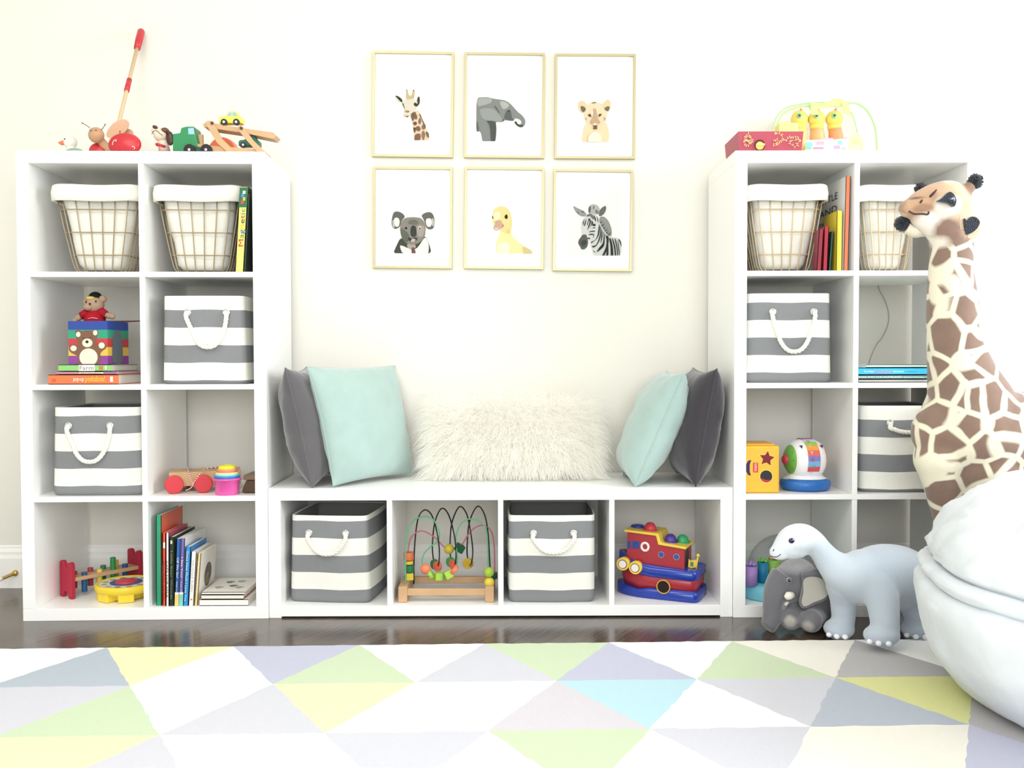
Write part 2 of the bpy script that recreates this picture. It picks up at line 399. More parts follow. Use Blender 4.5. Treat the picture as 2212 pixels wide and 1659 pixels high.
def fabric_bin(label, xc, yf, z0, wb, wt, h, d, rot, top, phase, eyes, drop, swing=0., tilt=0.):
    """top = height of the first stripe; eyes = (left x, right x, z) seen from the front"""
    base = Vector((xc, yf+d/2, z0)); t = thing('striped_storage_bin', label, 'storage bin', base, 'striped fabric bins')
    R_ = Matrix.Rotation(rot, 4, 'Z')
    def Wd(x, y, z): return base+(R_ @ Vector((x, y, 0)))+Vector((tilt*z, 0, z))
    ST = .0545; cuts = [0, .004]; z = h-top; lv = []
    while z > .01: lv.append(z); z -= ST
    zs = sorted(set([0, .006]+lv+[h])); zs2 = []
    for a, b in zip(zs[:-1], zs[1:]):
        m_ = 3
        for k in range(m_): zs2.append(a+(b-a)*k/m_)
    zs2.append(h)
    rings = []; ms = []
    for z in zs2:
        f = z/h; w_ = wb+(wt-wb)*f; ins = .006*(1-min(z/.008, 1))
        rings.append([Wd(x, y, z+.0012*math.sin(x*40+phase)*(1 if 0 < z < h else 0)) for x, y in rrect(w_-2*ins, d*(.97+.03*f)-2*ins, .022, 6, .004+.004*math.sin(f*PI))])
    for a, b in zip(zs2[:-1], zs2[1:]):
        m_ = (a+b)/2; k = math.ceil((m_-(h-top))/ST-1e-6) if m_ < h-top else 1
        idx = 0 if m_ > h-top else int((h-top-m_)/ST)+1
        ms.append(whitew if idx % 2 == 0 else greyw)
    b = MB(); loft(b, rings, close_bottom=True, mats=ms)
    inner = [[Wd(x, y, z) for x, y in rrect(wt*1.0-2*q-.000+(wb-wt)*(1-z/h), d-2*q, .02, 6, .004)] for z, q in ((h, 0.0), (h+.0012, .002), (h-.002, .005), (h*.5, .006), (.008, .008))]
    inner[0] = rings[-1]
    b.mat(whitew); loft(b, inner[:3]); b.mat(linw); loft(b, inner[2:], close_top=True)
    b.build('body', t, weld=True)
    xl, xr, ez = eyes; yfr = lambda x: -(d/2)-.0045
    for x in (xl, xr):
        e = MB().mat(eyem); c = Wd(x, yfr(x)-.001, ez); e.tube([c+(R_ @ Vector((math.cos(a)*.0088, 0, math.sin(a)*.0088))) for a in [2*PI*k/24 for k in range(24)]], .0032, 8, closed=True)
        e.build('eyelet', t)
    pl = [Wd(xl, -d/2+.01, ez), Wd(xl, -d/2-.008, ez-.001), Wd(xl-.002, -d/2-.013, ez-.015)]
    xm = (xl+xr)/2+swing; hw = (xr-xl)/2
    for a in (25, 50, 75, 105, 130, 155): pl.append(Wd(xm-hw*.93*math.cos(math.radians(a)), -d/2-.013-.004*math.sin(math.radians(a)), ez-.012-(drop-.012)*math.sin(math.radians(a))))
    pl += [Wd(xr+.002, -d/2-.013, ez-.015), Wd(xr, -d/2-.008, ez-.001), Wd(xr, -d/2+.01, ez)]
    m_ = MB().mat(ropem); rope(m_, pl, .0066); m_.build('rope_handle', t)
    return t
def bx(u, Y): return P(u, 900, Y).x
yA = LYd(-.9)+.014
fabric_bin('grey and white striped rope-handled bin in the left tower, beside the jack-in-the-box', bx(439, yA), yA, ZS[2], .262, .248, .272, .30, .02, .0425, 1, (-.046, .073, .221), .108, .005)
yB = LYd(-1.2)+.022
fabric_bin('grey and white striped rope-handled bin in the left tower, directly under the jack-in-the-box', bx(207, yB)-.004, yB, ZS[1], .283, .264, .274, .30, .028, .026, 2, (-.082, .045, .218), .112, .004)
fabric_bin('striped bin turned at an angle in the leftmost cube of the bench', bx(715, .035)+.004, .035, ZS[0], .262, .246, .276, .29, -.10, .016, 3, (-.062, .056, .222), .065)
fabric_bin('wide striped bin with a short rope loop between the bead maze and the toy boat', bx(1192, .03), .03, ZS[0], .272, .272, .276, .30, .0, .018, 4, (-.058, .068, .221), .06)
fabric_bin('striped bin with a long hanging rope in the right tower, above the yellow shape sorter', bx(1702, .02)+.005, .02, ZS[2], .270, .256, .277, .30, 0, .028, 5, (-.056, .072, .220), .125)
fb = fabric_bin('striped bin in the right tower, half hidden behind the toy giraffe', bx(1953, .03), .03, ZS[1], .262, .262, .272, .30, .0, .044, 6, (-.046, .078, .218), .028)
# ---------------------------------------------------------------- wire baskets with liners
gold = mat('brushed_gold_wire', '#a8977a', .4, .5, .35)
canvas = mat('white_canvas_liner', '#edeae0', .9, .1, bump=(60, .35, .006), vary=(9, .1))
def wire_basket(label, u_l, u_r, yf, z0, shrink, flare=0., wirec=gold, turn=0):
    xl, xr = bx(u_l, yf), bx(u_r, yf); wt = xr-xl; d = .25; h = .272; base = Vector(((xl+xr)/2+flare, yf+d/2, z0))
    t = thing('wire_storage_basket', label, 'storage basket', base, 'wire baskets with cloth liners')
    R_ = Matrix.Rotation(turn, 4, 'Z')
    def Wd(x, y, z): return base+(R_ @ Vector((x, y, z)))
    def dim(z):
        f = z/h; return wt-.012-(1-f)*shrink*(1+.35*(1-f)), d-.02-(1-f)*shrink*.8
    m_ = MB().mat(wirec); R = .0019
    for z in (.004, .057, .127, .197):
        w_, dd = dim(z); ins = .012 if z < .01 else 0
        m_.tube([Wd(x, y, z) for x, y in rrect(w_-2*ins, dd-2*ins, .03, 5)], R, 6, closed=True)
    for k in range(6):
        fx = -.42+.84*k/5
        for sgn in (-1, 1):
            pts = []
            for z, q in ((.235, 0), (.152, 0), (.052, 0), (.02, .001), (.007, .006), (.003, .016)):
                w_, dd = dim(z); pts.append(Wd(w_*fx, sgn*(dd/2-q+R), z))
            m_.tube(pts, R, 6)
            pts = []
            for z, q in ((.235, 0), (.152, 0), (.052, 0), (.02, .001), (.007, .006), (.003, .016)):
                w_, dd = dim(z); pts.append(Wd(sgn*(w_/2-q+R), dd*fx, z))
            m_.tube(pts, R, 6)
        w_, dd = dim(0); m_.tube([Wd(w_*fx, -dd/2+.012, .003), Wd(w_*fx, dd/2-.012, .003)], R, 6); m_.tube([Wd(-w_/2+.012, dd*fx, .003), Wd(w_/2-.012, dd*fx, .003)], R, 6)
    m_.build('wire_frame', t)
    b = MB().mat(canvas); rings = []
    for z in (.012, .03, .06, .1, .14, .18, .22, .25):
        w_, dd = dim(z); q = .007+(.012 if z < .02 else 0); pts = rrect(w_-2*q, dd-2*q, .035, 6)
        row = []
        for x, y in pts:
            nz = noise.noise(Vector((x*16, y*16, z*9+base.x*7)))*.009+noise.noise(Vector((x*40, y*40, z*14)))*.003
            l = math.hypot(x, y); k = 1+min(nz-.003, .0035)/l if z > .02 else 1; row.append(Wd(x*k, y*k, z))
        rings.append(row)
    w_, dd = dim(h)
    rings.append([Wd(x, y, h-.002) for x, y in rrect(w_-.008, dd-.008, .03, 6)])
    loft(b, rings, close_bottom=True); b.build('liner', t, weld=True)
    c = MB().mat(canvas); rings = []
    for q, z in ((.012, h-.045), (.004, h-.006), (-.001, h), (-.006, h), (-.010, h-.004), (-.013, h-.025), (-.012, h-.05), (-.009, h-.052), (-.004, h-.048)):
        rings.append([Wd(x, y, z+.0015*math.sin(x*30+y*17)) for x, y in rrect(wt-.012-2*q-(0 if q > 0 else 0), dd-2*q, .032, 6)])
    loft(c, rings); c.build('liner_cuff', t, weld=True)
    return t
y1 = LYd(-1.2)+.03
wire_basket('white-lined gold wire basket in the top left cube of the left tower', 114, 298, y1, ZS[3], .075, -.002, gold, .05)
y2 = LYd(-.9)+.035
wire_basket('white-lined gold wire basket beside the tall yellow board book', 332, 516, y2, ZS[3], .07, 0.001, gold, .05)
palew = mat('pale_gold_wire', '#c9b696', .4, .5, .3)
wire_basket('white-lined wire basket next to the red and yellow books in the right tower', 1619, 1788, .03, ZS[3], .065, 0, palew, -.02)
wire_basket('white-lined wire basket behind the head of the toy giraffe', 1864, 1992, .04, ZS[3], .05, 0, palew, -.04)
# ---------------------------------------------------------------- framed animal prints
goldf = mat('champagne_gold_frame', '#b5aa84', .35, .5, .4)
matm = mat('white_picture_mat', '#f3f3f4', .8, .1); glassm = glassy('picture_glass', '#ffffff', .03)
def frame(label, c, pr, layers, crop):
    """c: outer corners TL TR BR BL in the image; pr: print area; layers: (colour, outline points in crop units)"""
    Yf = WY-.016
    cs = [P(u, v, Yf) for u, v in c]; ctr = sum(cs, Vector())/4
    ex_ = ((cs[1]-cs[0])+(cs[2]-cs[3])).normalized(); ez_ = Vector((-ex_.z, 0, ex_.x))
    w_ = ((cs[1]-cs[0]).length+(cs[2]-cs[3]).length)/2; h_ = ((cs[3]-cs[0]).length+(cs[2]-cs[1]).length)/2
    def L(x, z, y): return ctr+ex_*x+ez_*z+Vector((0, y, 0))
    t = thing('framed_print', label, 'framed print', (ctr.x, WY, ctr.z), 'framed animal prints')
    fw = .0085
    m_ = MB().mat(goldf)
    ou = [(-w_/2, -h_/2), (w_/2, -h_/2), (w_/2, h_/2), (-w_/2, h_/2)]; inn = [(x-fw*(1 if x > 0 else -1), z-fw*(1 if z > 0 else -1)) for x, z in ou]
    y0, y1_ = 0.0, .0155
    loops = [[L(x, z, y1_) for x, z in ou], [L(x, z, y0+.001) for x, z in ou], [L(x*.998, z*.998, y0) for x, z in ou], [L(x, z, y0) for x, z in inn], [L(x, z, y1_) for x, z in inn]]
    loft(m_, loops, smooth=False); m_.build('frame', t)
    MB().mat(matm).hexa([L(x, z, .011) for x, z in inn], [L(x, z, .008) for x, z in inn]).build('mat_board', t)
    pw = [P(u, v, Yf+.0078) for u, v in pr]
    x0, z0, x1, z1 = pw[0].x, pw[0].z, pw[1].x, pw[1].z; yb = Yf+.0078
    p = MB().mat(mat('print_paper', '#e9e7e1', .8, .1)).box(x0, x1, yb, yb+.0005, z1, z0)
    ox, oy, sc = crop
    for n, lay in enumerate(layers):
        col, pts = lay[0], lay[1]; sm = lay[2] if len(lay) > 2 else 3
        q = [P(ox+x/sc, oy+(y+(70 if oy+y/sc > pr[1][1]-4 else 0))/sc, yb) for x, y in pts]
        if sm:
            for _ in range(2): q = [w_ for a, b in zip(q, q[1:]+q[:1]) for w_ in (a.lerp(b, .22), a.lerp(b, .78))]
        yy = yb-.00022*min(n+1, 17)
        q = [Vector((min(max(a.x, x0), x1), yy, min(max(a.z, z1), z0))) for a in q]
        p.mat(mat('print_ink_'+col.lstrip('#'), col, .8, .05)).poly(q)
    p.build('print', t)
    MB().mat(glassm).hexa([L(x, z, .0035) for x, z in inn], [L(x, z, .003) for x, z in inn]).build('glass', t)
    return t
def ell(cx, cy, rx, ry, n=14, rot=0):
    r = math.radians(rot); return [(cx+rx*math.cos(a)*math.cos(r)-ry*math.sin(a)*math.sin(r), cy+rx*math.cos(a)*math.sin(r)+ry*math.sin(a)*math.cos(r)) for a in [2*PI*k/n for k in range(n)]]
def blotch(x, y, w_, h_, s=0, n=9):
    r = random.Random(s); return [(x+w_*math.cos(a)*r.uniform(.8, 1.15), y+h_*math.sin(a)*r.uniform(.8, 1.15)) for a in [2*PI*k/n for k in range(n)]]
G = [('#d3bfa8', [(545,985),(640,900),(690,890),(735,960),(790,1110),(845,1240),(885,1310),(885,1440),(625,1440),(610,1300),(575,1100)]),
 ('#6f5a45', [(550,980),(600,930),(655,930),(650,1000),(600,1100),(580,1080)]),
 ('#7a5c48', blotch(652,1020,28,48,1)), ('#86604c', blotch(718,1098,26,58,2)), ('#6b5141', blotch(636,1135,38,38,3)),
 ('#86674f', blotch(792,1195,40,52,4)), ('#7b5c4c', blotch(690,1225,48,48,5)), ('#5a4a38', [(600,1200),(650,1210),(640,1300),(618,1300)]),
 ('#8d6a55', blotch(783,1335,34,72,6)), ('#7d5f4c', [(625,1330),(725,1310),(742,1380),(700,1430),(628,1432)]), ('#7a6048', [(700,960),(735,970),(765,1080),(735,1040)]),
 ('#74593f', [(820,1270),(885,1310),(885,1400),(850,1380)]), ('#6d5a44', [(740,1000),(765,1060),(800,1120),(830,1230),(800,1180),(760,1090)]),
 ('#cdc6b4', [(400,760),(470,710),(560,680),(620,700),(660,780),(655,860),(620,900),(600,930),(560,960),(510,1025),(440,1010),(425,985),(450,930),(455,880),(430,830)]),
 ('#bba783', [(470,720),(478,540),(488,525),(505,560),(520,620),(550,660),(580,620),(600,540),(615,530),(630,560),(625,650),(610,690)]),
 ('#5b4a38', [(478,548),(488,525),(500,552),(490,560)]), ('#5b4a38', [(598,548),(610,525),(628,560),(612,562)]),
 ('#c2baa2', [(258,635),(300,690),(350,750),(400,760),(360,690)]), ('#4a473a', [(270,635),(345,650),(420,720),(395,765),(350,715)]),
 ('#3f3d2e', [(668,735),(690,655),(720,660),(722,770),(690,820),(655,840),(615,815),(615,770),(650,765),(670,790),(685,770)]),
 ('#5b5440', [(400,770),(430,775),(445,840),(460,880),(440,860)]), ('#9a7f5e', [(440,920),(470,905),(530,905),(545,930),(500,950),(470,935)]),
 ('#b79f80', [(428,985),(470,1000),(530,990),(510,1025),(460,1020)]), ('#6e5a44', [(470,1015),(530,1000),(500,1030)])]
frame('framed print of a young giraffe, in the upper row of six', [(803,109),(980,112),(979,340),(805,338)], [(829,145),(954,303)], G, (820, 130, 1161/140))
E_ = [('#7d807c', [(112,270),(280,258),(420,252),(560,290),(760,318),(915,345),(1040,420),(1160,550),(1260,665),(1370,745),(1450,850),(1475,950),(1430,1060),(1345,1098),(1250,1065),(1150,945),(1215,910),(1250,985),(1320,1010),(1365,960),(1330,885),(1230,840),(1165,850),(1160,900),(1100,915),(980,900),(890,890),(845,940),(740,945),(650,935),(672,1090),(668,1250),(635,1465),(290,1465),(245,1250),(195,1190),(112,1220)], 2),
 ('#9a9c98', [(130,290),(400,270),(560,300),(520,420),(300,480),(150,520)]), ('#a3a5a2', [(760,360),(900,370),(1040,470),(960,560),(860,600),(780,480)]),
 ('#8e918e', [(180,560),(560,560),(700,680),(830,840),(820,930),(700,935),(560,910),(380,890),(260,830)]),
 ('#565a58', [(590,490),(650,500),(740,640),(770,720),(740,690),(660,570)]), ('#5b5f5e', [(960,620),(1040,600),(1080,700),(1090,800),(1150,900),(1000,890),(880,850),(920,700)]),
 ('#4e5250', [(380,905),(560,915),(640,935),(660,1080),(640,1450),(520,1450),(500,1150),(470,1000)]), ('#5c605e', [(115,880),(170,1000),(195,1180),(115,1215)]),
 ('#484a40', [(1240,1050),(1150,945),(1215,910),(1245,1000),(1330,1030),(1420,1020),(1370,1085)]), ('#3a3d3b', [(960,635),(1040,615),(1060,650),(980,660)]), ('#4a4d4b', [(840,860),(890,880),(860,930)])]
frame('framed print of a grey elephant calf, in the upper row of six', [(1003,112),(1177,114),(1176,342),(1003,340)], [(1028,149),(1154,305)], E_, (1020, 190, 1659/130))
Lc = [('#dac6a2', [(350,1470),(385,1220),(430,1020),(490,900),(1080,850),(1160,1050),(1190,1200),(1175,1470)]),
 ('#d8c2a2', [(520,350),(640,300),(760,270),(900,310),(1000,340),(1060,430),(1140,560),(1120,700),(1080,860),(980,980),(860,1110),(760,1130),(640,1080),(520,960),(470,860),(420,690),(440,560)]),
 ('#cfbb97', [(250,400),(260,300),(340,238),(440,255),(520,350),(510,500),(420,640),(290,560)]), ('#cfbb97', [(990,330),(1060,270),(1140,195),(1215,240),(1245,350),(1220,500),(1145,600),(1060,540)]),
 ('#6b6452', [(320,400),(430,410),(505,500),(430,600),(360,560)]), ('#6f6650', [(1030,480),(1120,410),(1215,420),(1170,560),(1100,550)]),
 ('#8f8264', [(640,330),(720,275),(830,290),(760,330)]), ('#b39a7c', [(700,480),(800,480),(820,640),(860,800),(940,900),(860,950),(660,950),(600,900),(680,760),(730,640)]),
 ('#ede0c4', [(640,620),(690,520),(705,600),(680,720)]), ('#ede0c4', [(800,480),(850,560),(870,660),(830,600)]),
 ('#5c4632', [(545,675),(600,635),(645,670),(655,740),(600,725)]), ('#5c4632', [(865,735),(880,640),(970,640),(940,700)]), ('#d5c3a0', ell(765,950,75,35)),
 ('#6d5642', [(690,975),(760,1000),(845,970),(815,1040),(840,1085),(770,1105),(690,1085),(730,1040)]), ('#ebe1c2', [(560,1300),(700,1180),(850,1180),(980,1320),(960,1465),(560,1465)]), ('#a48f70', [(470,760),(520,760),(500,860)]), ('#a48f70', [(1020,740),(1080,760),(1050,870)])]
frame('framed print of a lion cub, in the upper row of six', [(1200,115),(1375,116),(1371,343),(1197,342)], [(1225,150),(1347,307)], Lc, (1230, 200, 1521/110))
K = [('#45473f', [(240,1470),(380,1220),(490,1000),(1230,940),(1340,1180),(1430,1470)]), ('#e7e2d4', [(450,1240),(560,1260),(700,1330),(960,1380),(1180,1040),(1250,1000),(1330,1180),(1330,1400),(1290,1470),(560,1470)]),
 ('#a09890', [(690,1180),(900,1180),(960,1300),(820,1400),(680,1300)]), ('#6a4b44', [(810,1300),(900,1300),(960,1470),(820,1470)]),
 ('#5e5f58', [(300,240),(430,230),(560,300),(630,390),(520,500),(470,700),(330,770),(240,700),(215,560),(250,340)]), ('#60615a', [(1100,350),(1240,260),(1400,250),(1480,360),(1510,520),(1480,740),(1350,780),(1250,720),(1200,500)]),
 ('#e3dad2', [(300,430),(400,410),(470,500),(440,690),(330,690),(290,560)]), ('#e3dad2', [(1250,450),(1390,430),(1430,560),(1390,700),(1280,690),(1240,560)]), ('#b3aba2', [(240,500),(300,480),(320,740),(250,700)]), ('#b3aba2', [(1410,420),(1490,460),(1500,640),(1430,700)]),
 ('#827d75', [(620,420),(860,400),(1080,420),(1200,540),(1240,700),(1230,900),(1170,1080),(1000,1200),(840,1230),(640,1180),(520,1020),(470,800),(490,580)]),
 ('#5e6058', [(480,700),(620,800),(740,900),(760,1100),(640,1180),(520,1020)]), ('#6c675d', [(740,500),(900,470),(1030,540),(1000,640),(700,620)]), ('#9d938b', [(990,640),(1180,640),(1220,800),(1150,1000),(1020,1000),(960,800)]),
 ('#3d3f3b', [(790,700),(870,645),(950,690),(970,860),(950,980),(860,1010),(780,940)]), ('#2d2c28', ell(655,735,38,34)), ('#e6ded2', ell(1065,735,36,55)), ('#3a2f28', ell(1065,745,22,34)),
 ('#3c3d37', [(700,1030),(760,1000),(790,1060),(960,1000),(1000,1050),(930,1150),(960,1070),(860,1040),(800,1080),(790,1160)]), ('#b5a49c', [(770,1050),(940,1030),(920,1130),(850,1160),(800,1140)])]
frame('framed print of a fluffy-eared koala, in the lower row of six', [(804,359),(977,361),(977,580),(806,579)], [(829,393),(955,547)], K, (830, 440, 1659/120))
Dk = [('#e0d69c', [(395,1505),(400,1250),(450,1080),(510,950),(500,860),(830,840),(830,990),(950,1130),(1120,1270),(1300,1360),(1400,1440),(1400,1512)]),
 ('#d8ca8c', [(300,400),(340,290),(440,210),(580,190),(700,240),(790,350),(830,500),(850,680),(820,850),(760,960),(620,930),(500,860),(380,780),(300,620)]),
 ('#f1e8b0', [(330,420),(420,330),(520,380),(520,520),(420,600),(340,560)]), ('#d8ca8e', [(560,280),(700,260),(780,360),(700,400),(600,380)]), ('#e0bd7c', [(690,850),(790,850),(780,960),(700,950)]),
 ('#f4efc4', [(420,1300),(600,1150),(800,1250),(760,1500),(420,1500)]), ('#c9bb84', [(1120,1290),(1300,1370),(1400,1450),(1400,1510),(1180,1500)]),
 ('#c19c86', [(375,600),(450,585),(540,590),(560,660),(615,700),(595,790),(500,810),(440,865),(370,860),(320,790),(375,700)]), ('#dcbfa4', [(350,790),(430,800),(480,770),(450,840),(380,855)]),
 ('#2e2a12', [(630,500),(660,440),(700,420),(725,480),(715,545),(670,550)]), ('#2e2a12', [(292,500),(308,460),(330,520),(318,562)]), ('#6d5a3a', [(575,740),(605,700),(600,780)])]
frame('framed print of a yellow duckling, in the lower row of six', [(1003,360),(1176,362),(1174,582),(1003,580)], [(1027,394),(1150,548)], Dk, (1040, 430, 1531/120))
Z = [('#a9aba7', [(560,400),(560,220),(640,135),(760,140),(850,200),(880,330),(820,420)]), ('#62655f', [(570,350),(560,240),(620,170),(640,250),(610,380)]), ('#6b6e68', [(680,260),(700,170),(730,190),(715,280)]), ('#74776f', [(740,340),(770,260),(830,330),(840,400),(780,380)]),
 ('#8a8d86', [(860,470),(980,460),(1090,560),(1160,720),(1190,850),(1180,1000),(1080,980),(960,800),(850,640)]),
 ('#c9cac6', [(450,480),(560,390),(700,390),(830,470),(860,640),(960,800),(1060,960),(1200,1010),(1440,1040),(1440,1495),(730,1495),(640,1300),(610,1130),(590,1060),(540,1080),(420,960),(380,900),(370,700),(390,590)]),
 ('#8e918b', [(150,175),(290,250),(430,310),(520,390),(480,460),(360,460),(250,370),(190,270)]), ('#5f625c', [(240,300),(330,380),(300,400)]), ('#4d504a', [(370,320),(460,330),(420,370)]),
 ('#646761', [(870,270),(1010,170),(1045,230),(1000,370),(920,450),(830,455)]), ('#565a56', [(400,950),(500,940),(530,1010),(560,1130),(540,1260),(460,1340),(370,1335),(350,1270),(290,1180),(310,1080),(370,1010)]), ('#3f4440', [(400,1100),(500,1080),(520,1180),(430,1260),(360,1200)]),
 ('#6e6a70', [(500,440),(600,380),(700,430),(720,560),(660,520),(600,440),(540,480)]), ('#3a3d38', ell(712,690,48,34))]
zs_ = '#2c302c'
for q in ([(410,640),(470,500),(440,640),(430,720)],[(450,680),(520,480),(490,660),(460,740)],[(520,700),(580,480),(640,600),(600,700),(530,860),(560,720),(600,620),(575,540),(545,700)],[(640,560),(690,620),(680,660),(560,800),(650,670)],
 [(560,830),(650,770),(740,780),(750,750),(660,765)],[(560,890),(620,850),(740,840),(740,870),(640,870)],[(550,940),(700,915),(720,980),(670,1070),(700,990),(690,940),(600,960)],[(700,400),(760,520),(770,620),(730,560)],[(780,440),(830,560),(820,650),(800,540)],
 [(520,1030),(600,1030),(612,1070),(560,1060)],[(850,640),(870,760),(850,940),(790,1060),(640,1180),(620,1150),(750,1090),(810,960),(830,800)],[(880,680),(910,820),(880,1060),(800,1220),(700,1300),(640,1250),(760,1240),(830,1100),(880,900)],
 [(930,780),(940,960),(920,1100),(880,1210),(900,1060),(910,900)],[(960,820),(1000,980),(990,1250),(880,1350),(770,1430),(840,1300),(950,1180),(970,1000)],[(680,1350),(770,1435),(700,1400)],[(1000,900),(1050,1000),(1080,960),(1110,1060),(1090,1200),(1100,1400),(1080,1490),(1020,1490),(1060,1350),(960,1490),(900,1490),(1030,1290),(1050,1100)],
 [(1110,1030),(1160,1040),(1220,1300),(1225,1490),(1155,1490),(1150,1250)],[(1180,1030),(1220,1060),(1290,1300),(1300,1490),(1265,1490),(1250,1300)],[(1250,1040),(1290,1060),(1340,1300),(1355,1490),(1330,1490),(1310,1280)],[(1330,1040),(1370,1200),(1405,1490),(1385,1490),(1350,1250)],[(1350,1060),(1400,1080),(1438,1180),(1438,1300),(1400,1160)],
 [(870,620),(940,590),(900,640)],[(900,720),(1000,640),(930,740)],[(950,790),(1030,720),(970,810)],[(990,850),(1090,780),(1010,870)],[(1030,910),(1110,840),(1050,930)],[(1070,960),(1180,860),(1100,970)]):
    Z.append((zs_, q, 2))
frame('framed print of a young zebra, in the lower row of six', [(1196,364),(1367,367),(1366,586),(1194,585)], [(1221,399),(1343,552)], Z, (1225, 430, 1598/130))
# ---------------------------------------------------------------- cushions on the bench
def velvet(name, c): return mat(name, c, .75, .15, sheen=.5, bump=(25, .25, .01), vary=(12, .15))
def cushion(name, label, bl, br, tr, tl, th, m, pinch=.10, seed=0, n=26):
    c0 = (bl+br+tr+tl)/4; nrm = ((br-bl).cross(tl-bl)).normalized(); lo = min(bl.z, br.z)
    t = thing(name, label, 'cushion', (c0.x, c0.y, lo))
    def pt(u, v, s):
        e = 1-pinch*(1-v*v)*abs(u)**3; f = 1-pinch*.8*(1-u*u)*abs(v)**3
        uu, vv = (u*e+1)/2, (v*f+1)/2
        p = bl*(1-uu)*(1-vv)+br*uu*(1-vv)+tr*uu*vv+tl*(1-uu)*vv
        k = max(0, (1-abs(u)**2.6))**.5*max(0, (1-abs(v)**2.6))**.5
        wr = noise.noise(Vector((u*2.2+seed, v*2.2, s*3)))*.16+noise.noise(Vector((u*5+seed*2, v*5, s*7)))*.07
        edge_ = max(abs(u), abs(v)); wr += .10*math.sin((u if abs(v) > abs(u) else v)*17+seed)*edge_**5
        return p+nrm*s*(th/2)*k*(1+wr)
    b = MB().mat(m); b.smooth = True; vs = []; fs = []
    for s in (1, -1):
        o = len(vs)
        for i in range(n+1):
            for j in range(n+1):
                u = math.sin(PI/2*(2*i/n-1)); v = math.sin(PI/2*(2*j/n-1)); vs.append(pt(u, v, s))
        for i in range(n):
            for j in range(n):
                a = o+i*(n+1)+j; fs.append((a, a+1, a+n+2, a+n+1))
    zmin = min(p.z for p in vs)
    b.add(vs, fs, True); b.build('cover', t, weld=True)
    sm = MB().mat(m); loop = []
    for k in range(n): loop.append(pt(math.sin(PI/2*(2*k/n-1)), -1, 1))
    for k in range(n): loop.append(pt(1, math.sin(PI/2*(2*k/n-1)), 1))
    for k in range(n): loop.append(pt(math.sin(PI/2*(1-2*k/n)), 1, 1))
    for k in range(n): loop.append(pt(-1, math.sin(PI/2*(1-2*k/n)), 1))
    sm.tube(loop, .0022, 6, closed=True); sm.build('seam', t)
    return t
char = velvet('charcoal_velvet', '#625f63'); chard = velvet('dark_charcoal_velvet', '#3f3b41'); teal = velvet('pale_teal_velvet', '#a9c1bc')
D_ = Vector((0, .34, 0))
up = Vector((0, 0, .004))
a_, b_ = P(675, 1053, .0), P(616, 795, .0)
cushion('charcoal_cushion', 'charcoal velvet cushion against the left tower, behind the larger teal one', a_, a_+D_, b_+D_+Vector((-.008, 0, 0)), b_, .145, char, seed=1)
cushion('teal_cushion', 'square pale teal velvet cushion facing out on the left of the bench', P(720, 1049, .012), P(893, 1022, .30), P(853, 790, .36), P(664, 793, .05), .125, teal, pinch=.06, seed=2)
a_, b_ = P(1372, 1052, .005), P(1480, 805, .0)
cushion('teal_cushion', 'pale teal velvet cushion tilted edge-on at the right of the white furry one', a_, a_+D_*.9+Vector((.0, 0, 0)), b_+D_+Vector((0, 0, .0)), b_, .155, teal, seed=3)
a_, b_ = P(1503, 1051, .0), P(1549, 797, .0)
cushion('charcoal_cushion', 'dark charcoal cushion leaning against the right tower', a_, a_+D_, b_+D_+Vector((-.008, 0, .0)), b_, .145, chard, seed=4)
def furb(nt, b, tc):
    tr_ = nt.nodes.new('ShaderNodeBsdfTranslucent'); tr_.inputs[0].default_value = (1, .99, .96, 1); mx = nt.nodes.new('ShaderNodeMixShader'); mx.inputs[0].default_value = .6
    nt.links.new(b.outputs[0], mx.inputs[1]); nt.links.new(tr_.outputs[0], mx.inputs[2]); nt.links.new(mx.outputs[0], nt.nodes['Material Output'].inputs[0])
furm = mat('ivory_long_fur', '#fffdf7', .85, .1, sheen=.3, build=furb)
bl, br, tr, tl = Vector((-.220, .20, .43)), Vector((.295, .20, .43)), Vector((.295, .315, .645)), Vector((-.220, .315, .645))
fp = cushion('fur_cushion', 'ivory long-haired furry lumbar cushion in the middle of the bench', bl, br, tr, tl, .15, furm, seed=5)
rr = random.Random(11); fur = MB().mat(furm); NR = Vector((0, -.88, .47))
